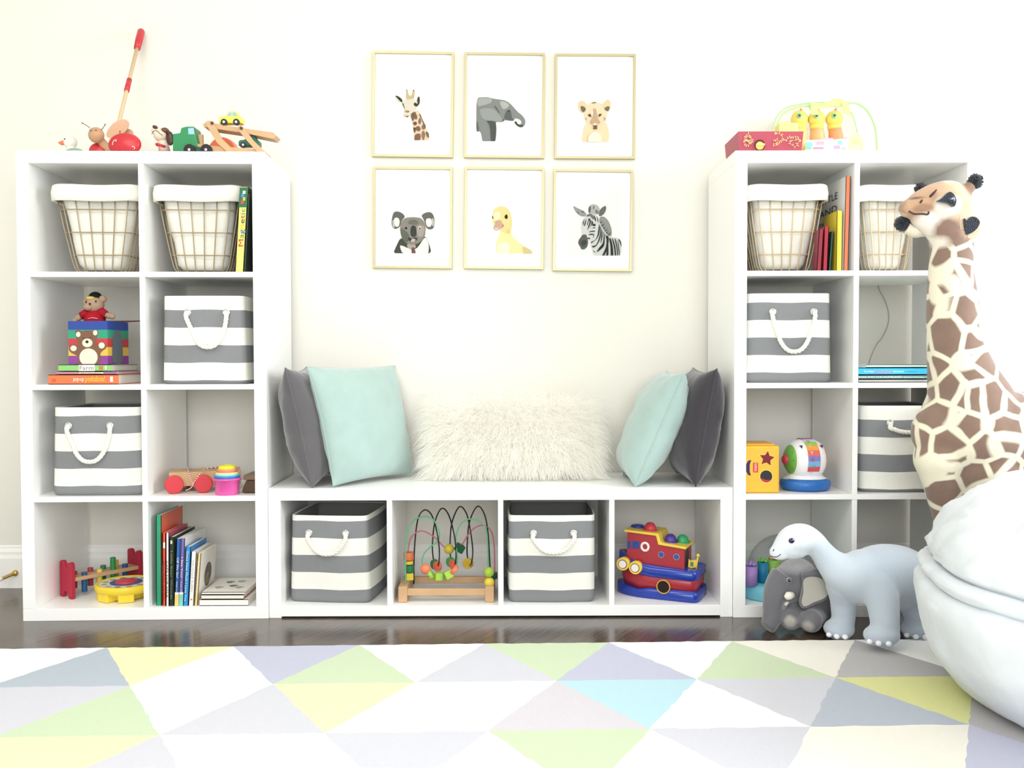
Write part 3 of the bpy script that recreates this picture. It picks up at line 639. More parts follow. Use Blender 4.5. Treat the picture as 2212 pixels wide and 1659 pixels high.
for i in range(15000):
    u, v = rr.uniform(-1, 1), rr.uniform(-1, 1); s = 1 if rr.random() < .82 else -1
    if rr.random() < .2:
        if rr.random() < .5: u = rr.choice((-1, 1))*rr.uniform(.93, 1)
        else: v = rr.choice((-1, 1))*rr.uniform(.93, 1)
    uu, vv = (u+1)/2, (v+1)/2; p = bl*(1-uu)*(1-vv)+br*uu*(1-vv)+tr*uu*vv+tl*(1-uu)*vv
    k = max(0, 1-abs(u)**2.6)**.5*max(0, 1-abs(v)**2.6)**.5; p = p+NR*s*.07*k
    d = (NR*s*(.35+.3*k)+Vector((u*abs(u)*1.0, 0, 0))+Vector((0, .47, .88))*(v*abs(v)*.55)+Vector((rr.gauss(0, .3), rr.gauss(0, .2), rr.gauss(0, .3)))).normalized()
    L_ = rr.uniform(.04, .082)*(1+.35*abs(u)**4); cl = noise.noise_vector(p*22)*.5; d = (d+cl).normalized()
    pts = [p]; cur = p
    for q in range(4):
        d = (d+Vector((0, 0, -.16-.1*q))+Vector((rr.gauss(0, .06), rr.gauss(0, .06), 0))).normalized(); cur = cur+d*L_/4
        if cur.z < .409: cur.z = .409+rr.random()*.003
        if cur.y > WY-.004: cur.y = WY-.004
        pts.append(cur)
    w_ = rr.uniform(.0007, .0013)
    side = d.cross(Vector((0, 1, .2))).normalized(); o = len(fur.v)
    for q, a in enumerate(pts):
        ww = w_*(1-q/4.3); fur.v += [a-side*ww, a+side*ww+Vector((0, -ww*.6, 0))]
    for q in range(4): fur.f.append([o+2*q, o+2*q+1, o+2*q+3, o+2*q+2]); fur.mi.append(0); fur.sm.append(True)
tag(fur.build('fur', fp), kind='stuff')
# ---------------------------------------------------------------- small toy helpers
def PR(mb, m, pts, Y0, Y1, sm=0):          # outline seen in the photo, standing at depth Y0 and Y1-Y0 thick
    q = [P(u, v, Y0) for u, v in pts]
    if sm: q = crom(q, sm)
    return mb.mat(m).prism(q, (0, Y1-Y0, 0))
def PN(u, v, O, n):
    d = ray(u, v); return CAM+d*((O-CAM).dot(n)/d.dot(n))
def disc(mb, m, c, n, r, th, seg=28):
    n = Vector(n).normalized(); return mb.mat(m).cyl(Vector(c)-n*th/2, Vector(c)+n*th/2, r, seg=seg)
RED = pm('#c9363e'); WOOD = mat('light_beech_wood', '#d2ab82', .5, .3, bump=(90, .15, .002), vary=(18, .16)); PALE = mat('pale_birch_wood', '#e0c49c', .5, .3, vary=(14, .12))
BLK = pm('#1c1b1c'); WHT = pm('#f2f0ec'); YEL = pm('#f0cf3c'); GRN = pm('#2f8a55'); BLU = pm('#2a5fa0'); TANW = mat('tan_toy_wood', '#c79b78', .5, .3, vary=(16, .12))
ZT = UH+.0003
# duck
d0 = P(152, 335, .13); d0.z = ZT
t = thing('toy_duck', 'small white wooden duck with an orange beak on top of the left tower', 'toy', d0)
c = P(152, 307, .13)
b = MB().mat(mat('duck_white_paint', '#e9e6dc', .4, .3)); b.ball(c, (.021, .02, .022)); b.tube([c+Vector((0, 0, -.012)), c+Vector((.004, 0, -.026)), c+Vector((.012, 0, -.04))], [.014, .014, .02], 14); b.ball(Vector((c.x+.014, c.y, ZT+.021)), (.042, .026, .021)); b.build('body', t)
b = MB().mat(pm('#df7f55')); b.tube([c+Vector((-.017, -.003, -.002)), c+Vector((-.028, -.004, -.004)), c+Vector((-.036, -.005, -.003))], [.008, .007, .002], 10); b.build('beak', t)
b = MB().mat(pm('#8fa9a0')); b.ball(Vector((c.x+.022, c.y-.022, ZT+.024)), (.028, .006, .013)); b.build('wing', t)
b = MB().mat(BLK); b.ball(c+Vector((-.010, -.0175, .006)), .0022, 8, 6); b.build('eye', t)
# wooden bug push toy with its long handle
pb_ = P(262, 250, .17); t0 = Vector((pb_.x, .13, ZT))
t = thing('bug_push_toy', 'wooden bug push toy with red wheels and a long pole leaning on the wall', 'toy', t0)
top = P(305, 68, WY-.022); jn = P(258, 260, .14)
def along(f): return top.lerp(jn, f)
MB().mat(PALE).tube([along(.16), along(1), along(1.12)], .0062, 14).build('pole', t)
MB().mat(RED).tube([along(-.012), along(0), along(.1), along(.205)], [.009, .012, .0125, .0105], 18).build('handle_grip', t)
MB().mat(RED).tube([along(.56), along(.69)], .0085, 16).build('pole_joint', t)
c = P(208, 292, .10)
b = MB().mat(TANW); b.ball(c, (.0245, .022, .025)); b.tube([c+Vector((.008, .01, -.012)), c+Vector((.02, .03, -.035)), Vector((c.x+.06, .14, ZT+.03))], [.012, .016, .024], 14); b.build('body', t)
for k, (cx, cy, L, Wd_, ang) in enumerate(((250, 281, .042, .021, 35), (262, 292, .034, .016, 15))):
    o = P(cx, cy, .10+.02*k); a = math.radians(ang); dx = Vector((math.cos(a), 0, math.sin(a))); dz = Vector((-math.sin(a), 0, math.cos(a)))
    pts = [o+dx*L*math.cos(q)*(1+.15*math.cos(q))+dz*Wd_*math.sin(q)*(1+.3*math.cos(q)) for q in [2*PI*i/26 for i in range(26)]]
    MB().mat(mat('thin_wood_wing', '#d8ac8c', .5, .3, vary=(14, .1))).prism(pts, (0, .004, 0)).build('wing', t, bevel=.0008)
for (x0, y0, x1, y1) in ((218, 281, 227, 269), (195, 277, 178, 266), (255, 296, 259, 284)):
    a0, a1 = P(x0, y0, .085), P(x1, y1, .085); b = MB().mat(pm('#7a4a38')).tube([a0, a0.lerp(a1, .5)+Vector((.002, 0, 0)), a1], .0011, 8); b.ball(a1, .0024, 10, 6); b.build('antenna', t)
b = MB().mat(BLK)
for dx in (-.008, .008): b.tube([c+Vector((dx-.004, -.0195, .009)), c+Vector((dx, -.0215, .012)), c+Vector((dx+.004, -.0195, .009))], .0008, 6)
b.build('eyes', t)
b = MB().mat(RED); wc = P(270, 338, .06); wc.z = ZT+.0365; b.lathe([(0, -.02), (.02, -.019), (.035, -.012), (.0415*1, 0), (.035, .012), (0, .014)], wc, Matrix.Rotation(math.radians(90), 4, 'X').to_3x3() if False else Matrix.Rotation(PI/2, 3, 'X'), 36, 1.25, .88); b.build('wheel', t)
b = MB().mat(RED); wc2 = Vector((P(210, 300, .12).x, .12, ZT+.0285)); b.lathe([(0, -.008), (.024, -.007), (.0275, 0), (.024, .007), (0, .008)], wc2, Matrix.Rotation(PI/2, 3, 'X'), 30); b.build('wheel', t)
b = MB().mat(WHT)
for q in ([(243, 313), (244, 307), (247, 303), (251, 302), (250, 306)], [(285, 318), (288, 316), (291, 319), (289, 323)]): b.tube(crom([P(u, v, .0385) for u, v in q], 4, False), .0009, 6)
b.build('painted_mark', t)
# puppy
c = P(345, 292, .10); t = thing('toy_puppy', 'wooden puppy with brown ears and muzzle raised, beside the green truck', 'toy', (c.x+.005, .11, ZT))
b = MB().mat(mat('puppy_cream_paint', '#ead9c4', .4, .3)); b.ball(c+Vector((.004, 0, 0)), (.023, .022, .021)); b.tube([c+Vector((.0, -.004, .006)), c+Vector((-.011, -.008, .014)), c+Vector((-.018, -.01, .019))], [.018, .014, .0095], 14); b.tube([c+Vector((.006, .004, -.012)), Vector((c.x+.012, .11, ZT+.024))], [.015, .018], 14); b.build('body', t)
MB().mat(pm('#5a3526')).ball(P(335, 274.5, .078), (.0085, .007, .0055), M=Matrix.Rotation(.3, 3, 'Y')).build('nose', t)
b = MB().mat(pm('#4b3026')); b.ball(P(367, 299, .088), (.0125, .006, .023), M=Matrix.Rotation(-.1, 3, 'Y')); b.build('ear', t)
b = MB().mat(pm('#6a4636')); b.ball(P(357, 284, .10), (.013, .019, .012)); b.build('eye_patch', t)
MB().mat(BLK).ball(P(360, 288, .079), .003, 10, 6).build('eye', t)
b = MB().mat(BLK).tube(crom([P(328, 290, .083), P(331, 284, .08), P(338, 282, .078), P(345, 288, .077), P(351, 292, .077)], 4, False), .0009, 6); b.build('mouth', t)
b = MB().mat(RED); b.lathe([(.016, -.004), (.019, 0), (.016, .004)], P(348, 315, .10), Matrix.Rotation(.3, 3, 'Y'), 24); b.build('collar', t)
b = MB().mat(pm('#d9626a')); b.box(c.x-.03, c.x+.038, .08, .145, ZT+.006, ZT+.022)
b.build('base', t, bevel=.004)
# car transporter
YA, YB = .06, .125
t = thing('toy_truck', 'green wooden truck with a slatted car ramp trailer on the left tower', 'toy truck', (P(470, 330, .09).x, .09, ZT))
b = MB(); PR(b, GRN, [(373, 289), (389, 287), (391, 276), (402, 273), (419, 273), (422, 290), (425, 303), (427, 333), (373, 333)], YA, YB); b.build('cab', t, bevel=.003)
b = MB(); PR(b, pm('#9cc6e4'), [(406, 277), (418, 276), (420, 290), (407, 290)], YA-.0006, YA+.002); b.build('window', t)
b = MB(); PR(b, pm('#1f5540'), [(398, 319), (405, 313), (425, 316), (447, 322), (447, 334), (398, 334)], YA-.004, YB+.004); b.build('fender', t)
for u in (410, 446):
    w_ = P(u, 325, YA-.008); w_.z = ZT+.0175; b = MB(); disc(b, BLK, w_, (0, 1, 0), .0175, .012); disc(b, WHT, w_+Vector((0, -.0065, 0)), (0, 1, 0), .004, .001); b.build('wheel', t)
b = MB(); PR(b, WOOD, [(428, 291), (437, 290), (438, 316), (428, 316)], .088, .1); b.build('peg', t)
b = MB(); PR(b, WOOD, [(425, 310), (450, 314), (560, 322), (575, 330), (575, 335), (440, 335), (425, 322)], YA+.004, YB-.004); b.build('trailer_bed', t, bevel=.001)
for y0 in (YA-.006, YB-.002):
    b = MB(); PR(b, WOOD, [(445, 262), (452, 260), (460, 262), (478, 298), (490, 310), (508, 328), (508, 334), (496, 334), (468, 308), (447, 272)], y0, y0+.008); b.build('ramp_strut', t, bevel=.001)
    b = MB(); PR(b, WOOD, [(513, 274), (519, 270), (527, 276), (548, 304), (578, 333), (560, 333), (534, 305), (515, 282)], y0, y0+.008); b.build('ramp_strut', t, bevel=.001)
    for u, v in ((458, 266), (521, 277)):
        b = MB(); disc(b, pm('#4a3226'), P(u, v, y0-.002), (0, 1, 0), .0048, .003); b.build('hinge_pin', t)
b = MB(); PR(b, WOOD, [(438, 268), (447, 263), (468, 267), (520, 276), (590, 286), (597, 293), (590, 300), (525, 287), (470, 279), (440, 274)], YA+.004, YB-.004); b.build('upper_ramp', t, bevel=.001)
def toy_car(label, u0, v0, u1, Y, body, glassc):
    s = (P(u1, v0, Y)-P(u0, v0, Y)).length; o = P(u0, v0, Y); t = thing('toy_car', label, 'toy car', (o.x+s/2, Y+.02, o.z), 'toy cars on the ramp')
    def q(x, z): return Vector((o.x+x*s, Y, o.z+z*s))
    b = MB().mat(body).prism([q(x, z) for x, z in ((0, .1), (0, .32), (.08, .38), (.3, .4), (.42, .6), (.75, .6), (.88, .38), (1, .34), (1, .1))], (0, .032, 0)); b.build('body', t, bevel=.003)
    b = MB().mat(glassc); b.prism([q(x, z) for x, z in ((.36, .4), (.45, .55), (.56, .55), (.56, .4))], (0, -.0005, 0)); b.prism([q(x, z) for x, z in ((.6, .4), (.6, .55), (.72, .55), (.8, .4))], (0, -.0005, 0)); b.build('window', t)
    for x in (.25, .77):
        b = MB(); disc(b, BLK, q(x, .13)+Vector((0, -.002, 0)), (0, 1, 0), s*.135, .008); disc(b, WHT, q(x, .13)+Vector((0, -.0065, 0)), (0, 1, 0), s*.05, .002); b.build('wheel', t)
toy_car('small yellow wooden car parked on top of the ramp trailer', 472, 271, 523, .066, pm('#f2e25a'), pm('#8fb4c4'))
toy_car('small dark green wooden car parked under the ramp trailer', 515, 319.5, 560, .0735, pm('#1f6a52'), pm('#1d4a40'))
c = P(481, 318, .26); c.z = ZT+.052; b = MB(); disc(b, pm('#e2704c'), c, (.25, 1, 0), .052, .02); disc(b, WHT, c+Vector((.012, .03, 0)), (.25, 1, 0), .05, .03); tag(b.build('toy_drum', bevel=.002), 'round orange and white toy drum behind the ramp trailer', 'toy')
# ---------------------------------------------------------------- books
def book(label, O, L, T, D, cover, spine=None, pages='#eeebe2', group=None, words=(), boards=(None, None), name='book', labelbox=()):
    """O: outer corner of the spine; L runs along the spine, T across it, D into the shelf"""
    O, L, T, D = Vector(O), Vector(L), Vector(T), Vector(D); l, t_, d = L.normalized(), T.normalized(), D.normalized()
    th = min(.0018, T.length*.2); cen = O+L/2+T/2+D/2; zs_ = min((O+L*a+T*b+D*c_).z for a in (0, 1) for b in (0, 1) for c_ in (0, 1))
    t = thing(name, label, 'book', (cen.x, cen.y, zs_), group)
    cm = pm(cover); sp = pm(spine or cover)
    def hx(mb, o, a, b_, c_): mb.hexa([o, o+a, o+a+b_, o+b_], [o+c_, o+a+c_, o+a+b_+c_, o+b_+c_])
    b = MB().mat(pm(boards[0]) if boards[0] else cm); hx(b, O, L, t_*th, D)
    b.mat(pm(boards[1]) if boards[1] else cm); hx(b, O+T-t_*th, L, t_*th, D)
    b.mat(sp); hx(b, O, L, T, d*th)
    b.build('cover', t)
    p = MB().mat(pm(pages, .8, .1)); hx(p, O+l*.002+t_*th+d*th, L-l*.004, T-t_*2*th, D-d*(.003+th)); p.build('pages', t)
    if words:
        w_ = MB()
        for (s_, m_, a, b_, hgt, wid, vert) in words:      # a along spine, b across, both 0..1
            base = O+L*a+T*b_-d*.0018
            letters(w_, s_, m_, base, l if vert >= 0 else -l, t_, hgt*T.length, wid*L.length, 0)
        w_.build('lettering', t)
    if labelbox:
        w_ = MB()
        for ki, (col, a0, a1, b0, b1) in enumerate(labelbox):
            w_.mat(pm(col)); o = O-d*(.0003+.0002*ki); w_.poly([o+L*a0+T*b0, o+L*a1+T*b0, o+L*a1+T*b1, o+L*a0+T*b1])
        w_.build('spine_panel', t)
    return t
def uprt(u0, v1, u1, v0, Y, lean=0):        # upright book: bottom left (u0,v1), right edge u1, top v0
    a = P(u0, v1, Y); top_ = P(u0, v0, Y); r = P(u1, v1, Y); return a, r, top_
# magnetic board book in the top right cube
def spine_quad(bl, br, tl, Y, z0):
    a, b_, c_ = P(bl[0], bl[1], Y), P(br[0], br[1], Y), P(tl[0], tl[1], Y); dz = z0-a.z; a.z += dz; b_.z = a.z; c_.z += dz*0; return a, b_-a, c_-a
Y = LYd(-.8)+.006
O, T, L = spine_quad((508, 587), (534, 587), (518, 404), Y, ZS[3]); T = Vector((.0255, 0, 0))
mc = [pm(c_) for c_ in ('#c23a3c', '#3c8a54', '#2f62a8', '#e0c02c', '#2b2b33', '#c23a3c', '#2f86c0', '#3c8a54')]
book('tall yellow and green board book leaning in the top cube beside a wire basket', O, L, T, (0, .2, 0), '#26382e', '#efe27a', words=[('Magnetic', mc, .30, .82, -.62, .45, 1)], labelbox=[('#2a6a44', .76, .995, 0, 1), ('#d8493c', .80, .84, .25, .55), ('#e7b53a', .84, .88, .45, .75), ('#4a8ad0', .88, .92, .25, .6), ('#e8e2d0', .92, .955, .4, .75)])
Y2_ = Y+.004; O2 = P(536, 587, Y2_); O2.z = ZS[3]
book('dark green book squeezed between the yellow board book and the shelf side', O+Vector((.0270, .001, 0)), L*.92, (.005, 0, 0), (0, .16, 0), '#27342f', '#3c4a44')
# jack-in-the-box stack
YJ = LYd(-1.2)+.018
zb = ZS[2]
def flat(label, u0, u1, z, th, Yf, d, cover, spine=None, **k):
    a = P(u0, 800, Yf); b_ = P(u1, 800, Yf); return book(label, (a.x, Yf, z), (b_.x-a.x, 0, 0), (0, 0, th), (0, d, 0), cover, spine, **k)
WM = pm('#fbf7ee')
flat('orange pop-up book at the bottom of the stack under the jack-in-the-box', 104, 256, zb, .030, YJ-.006, .25, '#e8683f', '#f0784c', words=[('pop-up', WM, .36, .35, .45, .15, 1), ('peekaboo!', pm('#f7d44a'), .53, .3, .6, .28, 1)], labelbox=[('#d95c3c', .05, .11, .25, .6), ('#f6efe0', .88, .92, .25, .8)], group=None)
flat('thin pink and cream book between the orange and the green book', 121, 252, zb+.0305, .009, YJ, .24, '#c78aa8', '#e8dcd0', labelbox=[('#c77f9f', .0, .38, .3, .9), ('#a86aa0', .78, 1, .1, .95)], words=[("baby's first library", pm('#b04a60'), .41, .25, .4, .34, 1)])
flat('green farm book directly under the jack-in-the-box', 126, 242, zb+.040, .021, YJ, .2, '#5f9a4c', '#8cc878', labelbox=[('#f5f3ea', .38, .68, .05, .95), ('#c87a50', .76, .83, .2, .8), ('#eeeae0', .87, .9, .3, .8)], words=[('Farm', pm('#8a8a88'), .40, .22, .62, .26, 1)])
zj = zb+.0615
a = P(147, 793, YJ+.006); e_ = P(236, 793, YJ+.006); S_ = e_.x-a.x; R_ = Matrix.Rotation(-.10, 3, 'Z'); HJ = .134
JO = Vector((a.x, YJ+.01, zj))
def J(x, y, z): return JO+R_ @ Vector((x, y, 0))+Vector((0, 0, z))
t = thing('jack_in_the_box', 'rainbow-striped jack-in-the-box with a bear in a red shirt popping out', 'toy', J(S_/2, S_/2, 0))
b = MB()
for k, c_ in enumerate(('#8a3f94', '#e2bb4c', '#c23a42', '#2f9a78', '#27479c')):
    b.mat(pm(c_, .25, .5)); z0, z1 = HJ*k/5, HJ*(k+1)/5
    b.hexa([J(0, 0, z0), J(S_, 0, z0), J(S_, S_, z0), J(0, S_, z0)], [J(0, 0, z1), J(S_, 0, z1), J(S_, S_, z1), J(0, S_, z1)])
b.build('box', t)
b = MB(); nj = R_ @ Vector((0, -1, 0))
bpx = lambda u, v: PN(u, v, J(0, 0, 0)+nj*.0006, nj)
def jp(col, pts, k, sm=4):
    q = [bpx(90+x/7.54, 620+y/7.54)+nj*.0002*k for x, y in pts]; q = crom(q, sm) if sm else q; q = [Vector((p.x, p.y, max(p.z, zj+.0015))) for p in q]; b.mat(pm(col)).poly(q)
BR = '#7d5844'
jp(BR, [(545,720),(600,700),(650,720),(740,705),(820,715),(870,695),(920,730),(905,800),(890,850),(890,930),(930,1000),(945,1050),(960,1150),(930,1280),(900,1290),(600,1290),(590,1200),(600,1080),(560,1000),(590,940),(570,850),(560,790)], 0)
jp(BR, [(440,1000),(480,940),(560,940),(620,1060),(640,1140),(560,1110),(470,1060)], 1); jp(BR, [(860,1060),(900,940),(960,890),(1040,920),(1050,990),(980,1050),(920,1120)], 1)
jp('#ece2cc', ell(597, 772, 36, 42), 2); jp('#ece2cc', ell(873, 745, 36, 42), 2); jp('#ece2cc', ell(744, 910, 84, 70), 2); jp('#ece2cc', ell(764, 1145, 148, 145), 2); jp('#ece2cc', ell(520, 998, 50, 46), 2); jp('#ece2cc', ell(978, 952, 50, 50), 2)
jp('#2e2420', ell(740, 893, 26, 24), 3); jp('#3a2a22', ell(676, 830, 12, 8), 3); jp('#3a2a22', ell(798, 818, 12, 8), 3)
b.build('bear_picture', t)
b = MB().mat(pm('#8f8f98', .4)); nx_ = R_ @ Vector((1, 0, 0)); q = [J(S_, 0, 0)+nx_*.0005+(R_ @ Vector((0, y, 0)))+Vector((0, 0, z)) for y, z in ((.03, .006), (.085, .006), (.09, .06), (.082, .095), (.06, .108), (.04, .1), (.03, .07))]
b.mat(pm('#66707a')).poly(crom(q, 3)); b.build('side_picture', t)
MB().mat(pm('#5c2a34')).hexa([J(.01, S_, HJ+.001), J(S_, S_, HJ+.001), J(S_+.02, S_+.06, HJ+.006), J(.03, S_+.06, HJ+.006)], [J(.01, S_, HJ+.004), J(S_, S_, HJ+.004), J(S_+.02, S_+.06, HJ+.009), J(.03, S_+.06, HJ+.009)]).build('lid', t)
YP = YJ+.06; hc = P(203, 658, YP)
furb_ = mat('tan_bear_plush', '#b0937c', .95, .1, bump=(300, .6, .002))
b = MB().mat(furb_); b.ball(hc, (.031, .027, .028)); b.ball(hc+Vector((-.009, -.02, -.008)), (.015, .012, .012)); b.ball(P(187, 652, YP), .011); b.ball(P(222, 646, YP), .012)
for (x0, y0, x1, y1) in ((176, 682, 163, 692), (228, 680, 243, 684)): b.tube([P(x0, y0, YP-.005), P((x0+x1)/2, (y0+y1)/2, YP-.01), P(x1, y1, YP-.012)], [.009, .0095, .008], 12); b.ball(P(x1, y1, YP-.012), .0085)
b.build('bear_body', t)
b = MB().mat(mat('red_knit_shirt', '#a8202e', .85, .1, bump=(300, .5, .002))); bc = P(205, 690, YP)
b.tube([Vector((bc.x, YP, zj+HJ-.03)), Vector((bc.x, YP, zj+HJ+.01)), P(205, 672, YP)], [.033, .032, .022], 22)
for (x0, y0, x1, y1) in ((193, 674, 175, 683), (215, 672, 230, 681)): b.tube([P(x0, y0, YP), P((x0+x1)/2, (y0+y1)/2, YP-.004), P(x1, y1, YP-.006)], [.015, .014, .012], 14)
b.build('shirt', t)
b = MB().mat(pm('#e9c8c4'))
for v in (688, 696): b.tube([P(190, v, YP-.036), P(200, v-1.5, YP-.038), P(211, v, YP-.036)], .001, 6)
b.build('shirt_stripe', t)
MB().mat(pm('#1d1f20', .9, .1)).ball(P(206, 644, YP+.004), (.021, .02, .02), top=PI*.55).build('cap', t)
MB().mat(pm('#d8bf6a', .8, .1)).ball(P(195, 643, YP-.016), (.013, .010, .004), M=Matrix.Rotation(.4, 3, 'X')).build('visor', t)
b = MB().mat(BLK)
for u, v in ((186, 652), (207, 651)): b.ball(P(u, v, YP-.025), (.0022, .002, .004), 8, 6)
b.ball(P(194, 656.5, YP-.034), (.0038, .003, .0034), 10, 6); b.build('eyes_and_nose', t)
# pull cart, cups, dark block
Yc = LYd(-.98)+.055; zc = ZS[1]
O = P(360, 1050, Yc); vx = Vector((.235, .075, 0)).normalized(); vy = Vector((-vx.y, vx.x, 0)); n_ = vx.cross(Vector((0, 0, 1)))
t = thing('pull_along_wagon', 'wooden wagon with two red front wheels and a red and white cord', 'toy', (O.x+.1, Yc+.08, zc))
z0, z1 = zc+.018, zc+.063; q0 = Vector((O.x, Yc+.02, 0))
def Wg(x, y, z): return q0+vx*x+vy*y+Vector((0, 0, z))
MB().mat(WOOD).hexa([Wg(0, 0, z0), Wg(.22, 0, z0), Wg(.22, .11, z0), Wg(0, .11, z0)], [Wg(0, 0, z1), Wg(.22, 0, z1), Wg(.22, .11, z1), Wg(0, .11, z1)]).build('body', t, bevel=.002)
b = MB()
for k in range(9):
    rr_ = random.Random(k); x, y = rr_.uniform(.03, .19), rr_.uniform(.02, .09); b.mat(pm(('#a88f86', '#6b6460', '#b86a6a', '#8d8f98')[k % 4])); b.poly([Wg(x+math.cos(a)*rr_.uniform(.008, .016), y+math.sin(a)*rr_.uniform(.004, .01), z1+.0004) for a in [2*PI*i/7 for i in range(7)]])
b.build('top_picture', t)
for u in (376, 439):
    w_ = P(u, 1042, Yc); w_.y = Yc+(.0 if u == 376 else .02); w_ = P(u, 1040, w_.y); w_.z = zc+.0285; nn = Vector((-.35, -1, 0)) if False else Vector((.33, -.94, 0))
    b = MB(); disc(b, RED, w_, nn, .0285, .02, 36); b.build('wheel', t, bevel=.003)
for x in (.055, .17):
    b = MB(); disc(b, RED, Wg(x, .125, .0285+zc-q0.z*0), n_, .0285, .018, 36); b.build('wheel', t, bevel=.003)
b = MB(); tw = pm('#e6c9c2', .8, .1)
cord = crom([P(405, 1010, Yc+.06), P(408, 1022, Yc+.012), P(412, 1036, Yc+.006), P(417, 1046, Yc-.004), P(411, 1055, Yc-.008), P(401, 1059.5, Yc-.008)], 6, False)
cord2 = crom([P(417, 1046, Yc-.004), P(424, 1035, Yc+.004), P(434, 1022, Yc+.014), P(446, 1013, Yc+.05), P(470, 1009, Yc+.09)], 6, False)
for cc in (cord, cord2):
    for i in range(len(cc)-1): b.mat(pm('#c8585a', .8, .1) if i % 2 else pm('#f2ebe0', .8, .1)).tube([cc[i], cc[i+1]], .0017, 6)
b.build('cord', t)
yq = LYd(-.83)+.038; cb = P(491, 1070, yq); cb.z = zc
t = thing('stacking_cups', 'nested rainbow stacking cups with a pink cup at the bottom', 'toy', cb)
MB().mat(pm('#ea5fae', .3)).lathe([(.0, .0), (.0345, .0), (.0355, .002), (.038, .044), (.0435, .046), (.0435, .051), (.037, .052), (.034, .01), (0, .008)], cb, seg=40).build('pink_cup', t)
for k, (r, z, c_) in enumerate(((.0385, .051, '#3a4aa8'), (.039, .056, '#2e8fc8'), (.0365, .061, '#8fd6d0'), (.0345, .0655, '#f0e878'), (.032, .070, '#d0708e'), (.0305, .075, '#f0935c'), (.0265, .080, '#e6d93c'))):
    b = MB().mat(pm(c_, .3)); h_ = .006 if k < 6 else .011
    b.lathe([(r-.008, z-.006), (r-.002, z-.004), (r, z), (r, z+.003), (r-.003, z+.0045+(h_-.006))]+([(r-.007, z+h_), (r-.010, z+h_-.004), (r-.012, z)] if k == 6 else [(r-.006, z+.005)]), cb, seg=40); b.build('cup_rim', t)
Yd = LYd(-.78)+.05; a = P(523, 1060, Yd); a.z = zc
t = thing('wooden_block_toy', 'dark brown wooden block toy at the right end behind the stacking cups', 'toy', (a.x+.03, Yd+.05, zc))
MB().mat(mat('walnut_toy_wood', '#54402f', .5, .3, vary=(14, .15))).prism([Vector((a.x+x, Yd, zc+z)) for x, z in ((0, .002), (.0, .01), (.012, .04), (.046, .042), (.046, .002))], (0, .09, 0)).build('base', t, bevel=.002)
MB().mat(mat('brown_toy_wood', '#7a6450', .5, .3, vary=(14, .15))).box(a.x+.006, a.x+.048, Yd-.004, Yd+.1, zc+.0425, zc+.058).build('top_bar', t, bevel=.002)
# hammer bench
zf = ZS[0]
n0, n1 = P(134, 1287, .135), P(165, 1294, .105); n0.z = n1.z = zf
wv = Vector((n1.x-n0.x, n1.y-n0.y, 0)); fr = P(279, 1200, .32); Dv = Vector((fr.x-n0.x, fr.y-n0.y, 0)); dn = Dv.normalized(); wl = wv.length; wn = Vector((dn.y, -dn.x, 0)); wn = -wn if wn.dot(wv) < 0 else wn
wl = .075
t = thing('pounding_bench', 'toy pounding bench with red end panels and coloured pegs', 'toy', (n0.x+.09, n0.y+.08, zf))
def HB(l, w_, z): return Vector((n0.x, n0.y, zf))+dn*l+wn*w_+Vector((0, 0, z))
LH = Dv.length
def outline(): return [(0, 0), (.018, 0), (.022, .012), (.03, .02), (.045, .02), (.053, .012), (.057, 0), (.075, 0), (.075, .112), (.066, .118), (.056, .116), (.044, .098), (.038, .096), (.030, .104), (.02, .118), (.006, .118), (0, .112)]
for l0 in (0, LH):
    MB().mat(mat('red_stained_wood', '#b82c44', .55, .3, vary=(20, .12))).prism([HB(l0-.007, x, z) for x, z in outline()], dn*.014).build('end_panel', t, bevel=.002)
MB().mat(WOOD).hexa([HB(.007, .006, .055), HB(LH-.007, .006, .055), HB(LH-.007, .071, .055), HB(.007, .071, .055)], [HB(.007, .006, .067), HB(LH-.007, .006, .067), HB(LH-.007, .071, .067), HB(.007, .071, .067)]).build('plank', t, bevel=.001)
for (f, w_, lo, hi, c_) in ((.13, .022, .022, .078, '#a83a4c'), (.2, .055, .012, .076, '#24588c'), (.36, .022, .02, .08, '#a83a4c'), (.42, .055, .022, .077, '#e6cf5a'), (.55, .022, .03, .08, '#2f7a56'), (.62, .055, .04, .108, '#2c8a4c'), (.74, .022, .03, .09, '#e0c24c'), (.8, .055, .02, .079, '#1f4a80')):
    b = MB().mat(pm(c_, .4)); b.cyl(HB(LH*f, w_, lo), HB(LH*f, w_, hi), .0088, seg=20); b.build('peg', t, bevel=.001)
# round yellow spinner toy
c = P(273, 1290, .118); c.z = zf; t = thing('spinner_toy', 'round yellow pointer toy with a blue and red dial, beside the pounding bench', 'toy', c)
yp = pm('#f2d43e', .35); r = .095
MB().mat(yp).lathe([(.0, .004), (r-.03, .004), (r-.028, .018), (r-.012, .022), (r-.004, .028), (r, .034), (r, .046), (r-.004, .05), (r-.01, .05), (r-.012, .047), (0, .047)], c, seg=64).build('body', t)
for a in (-122, -68, 10, 130, 215):
    a = math.radians(a); p = c+Vector((math.cos(a)*(r-.02), math.sin(a)*(r-.02), 0)); M_ = Matrix.Translation(p) @ Matrix.Rotation(a, 4, 'Z'); MB().mat(yp).box(-.02, .012, -.024, .024, 0, .032, M_).build('foot', t, bevel=.004)
b = MB().mat(pm('#ebe6d6')); 
def ring(mb, m_, r0, r1, z, s=48, c=c): mb.mat(m_); mb.add([c+Vector((rad*math.cos(2*PI*k/s), rad*math.sin(2*PI*k/s), z)) for rad in (r0, r1) for k in range(s)], [(k, (k+1) % s, s+(k+1) % s, s+k) for k in range(s)], False)
ring(b, pm('#ebe6d6'), .048, r-.013, .0475)
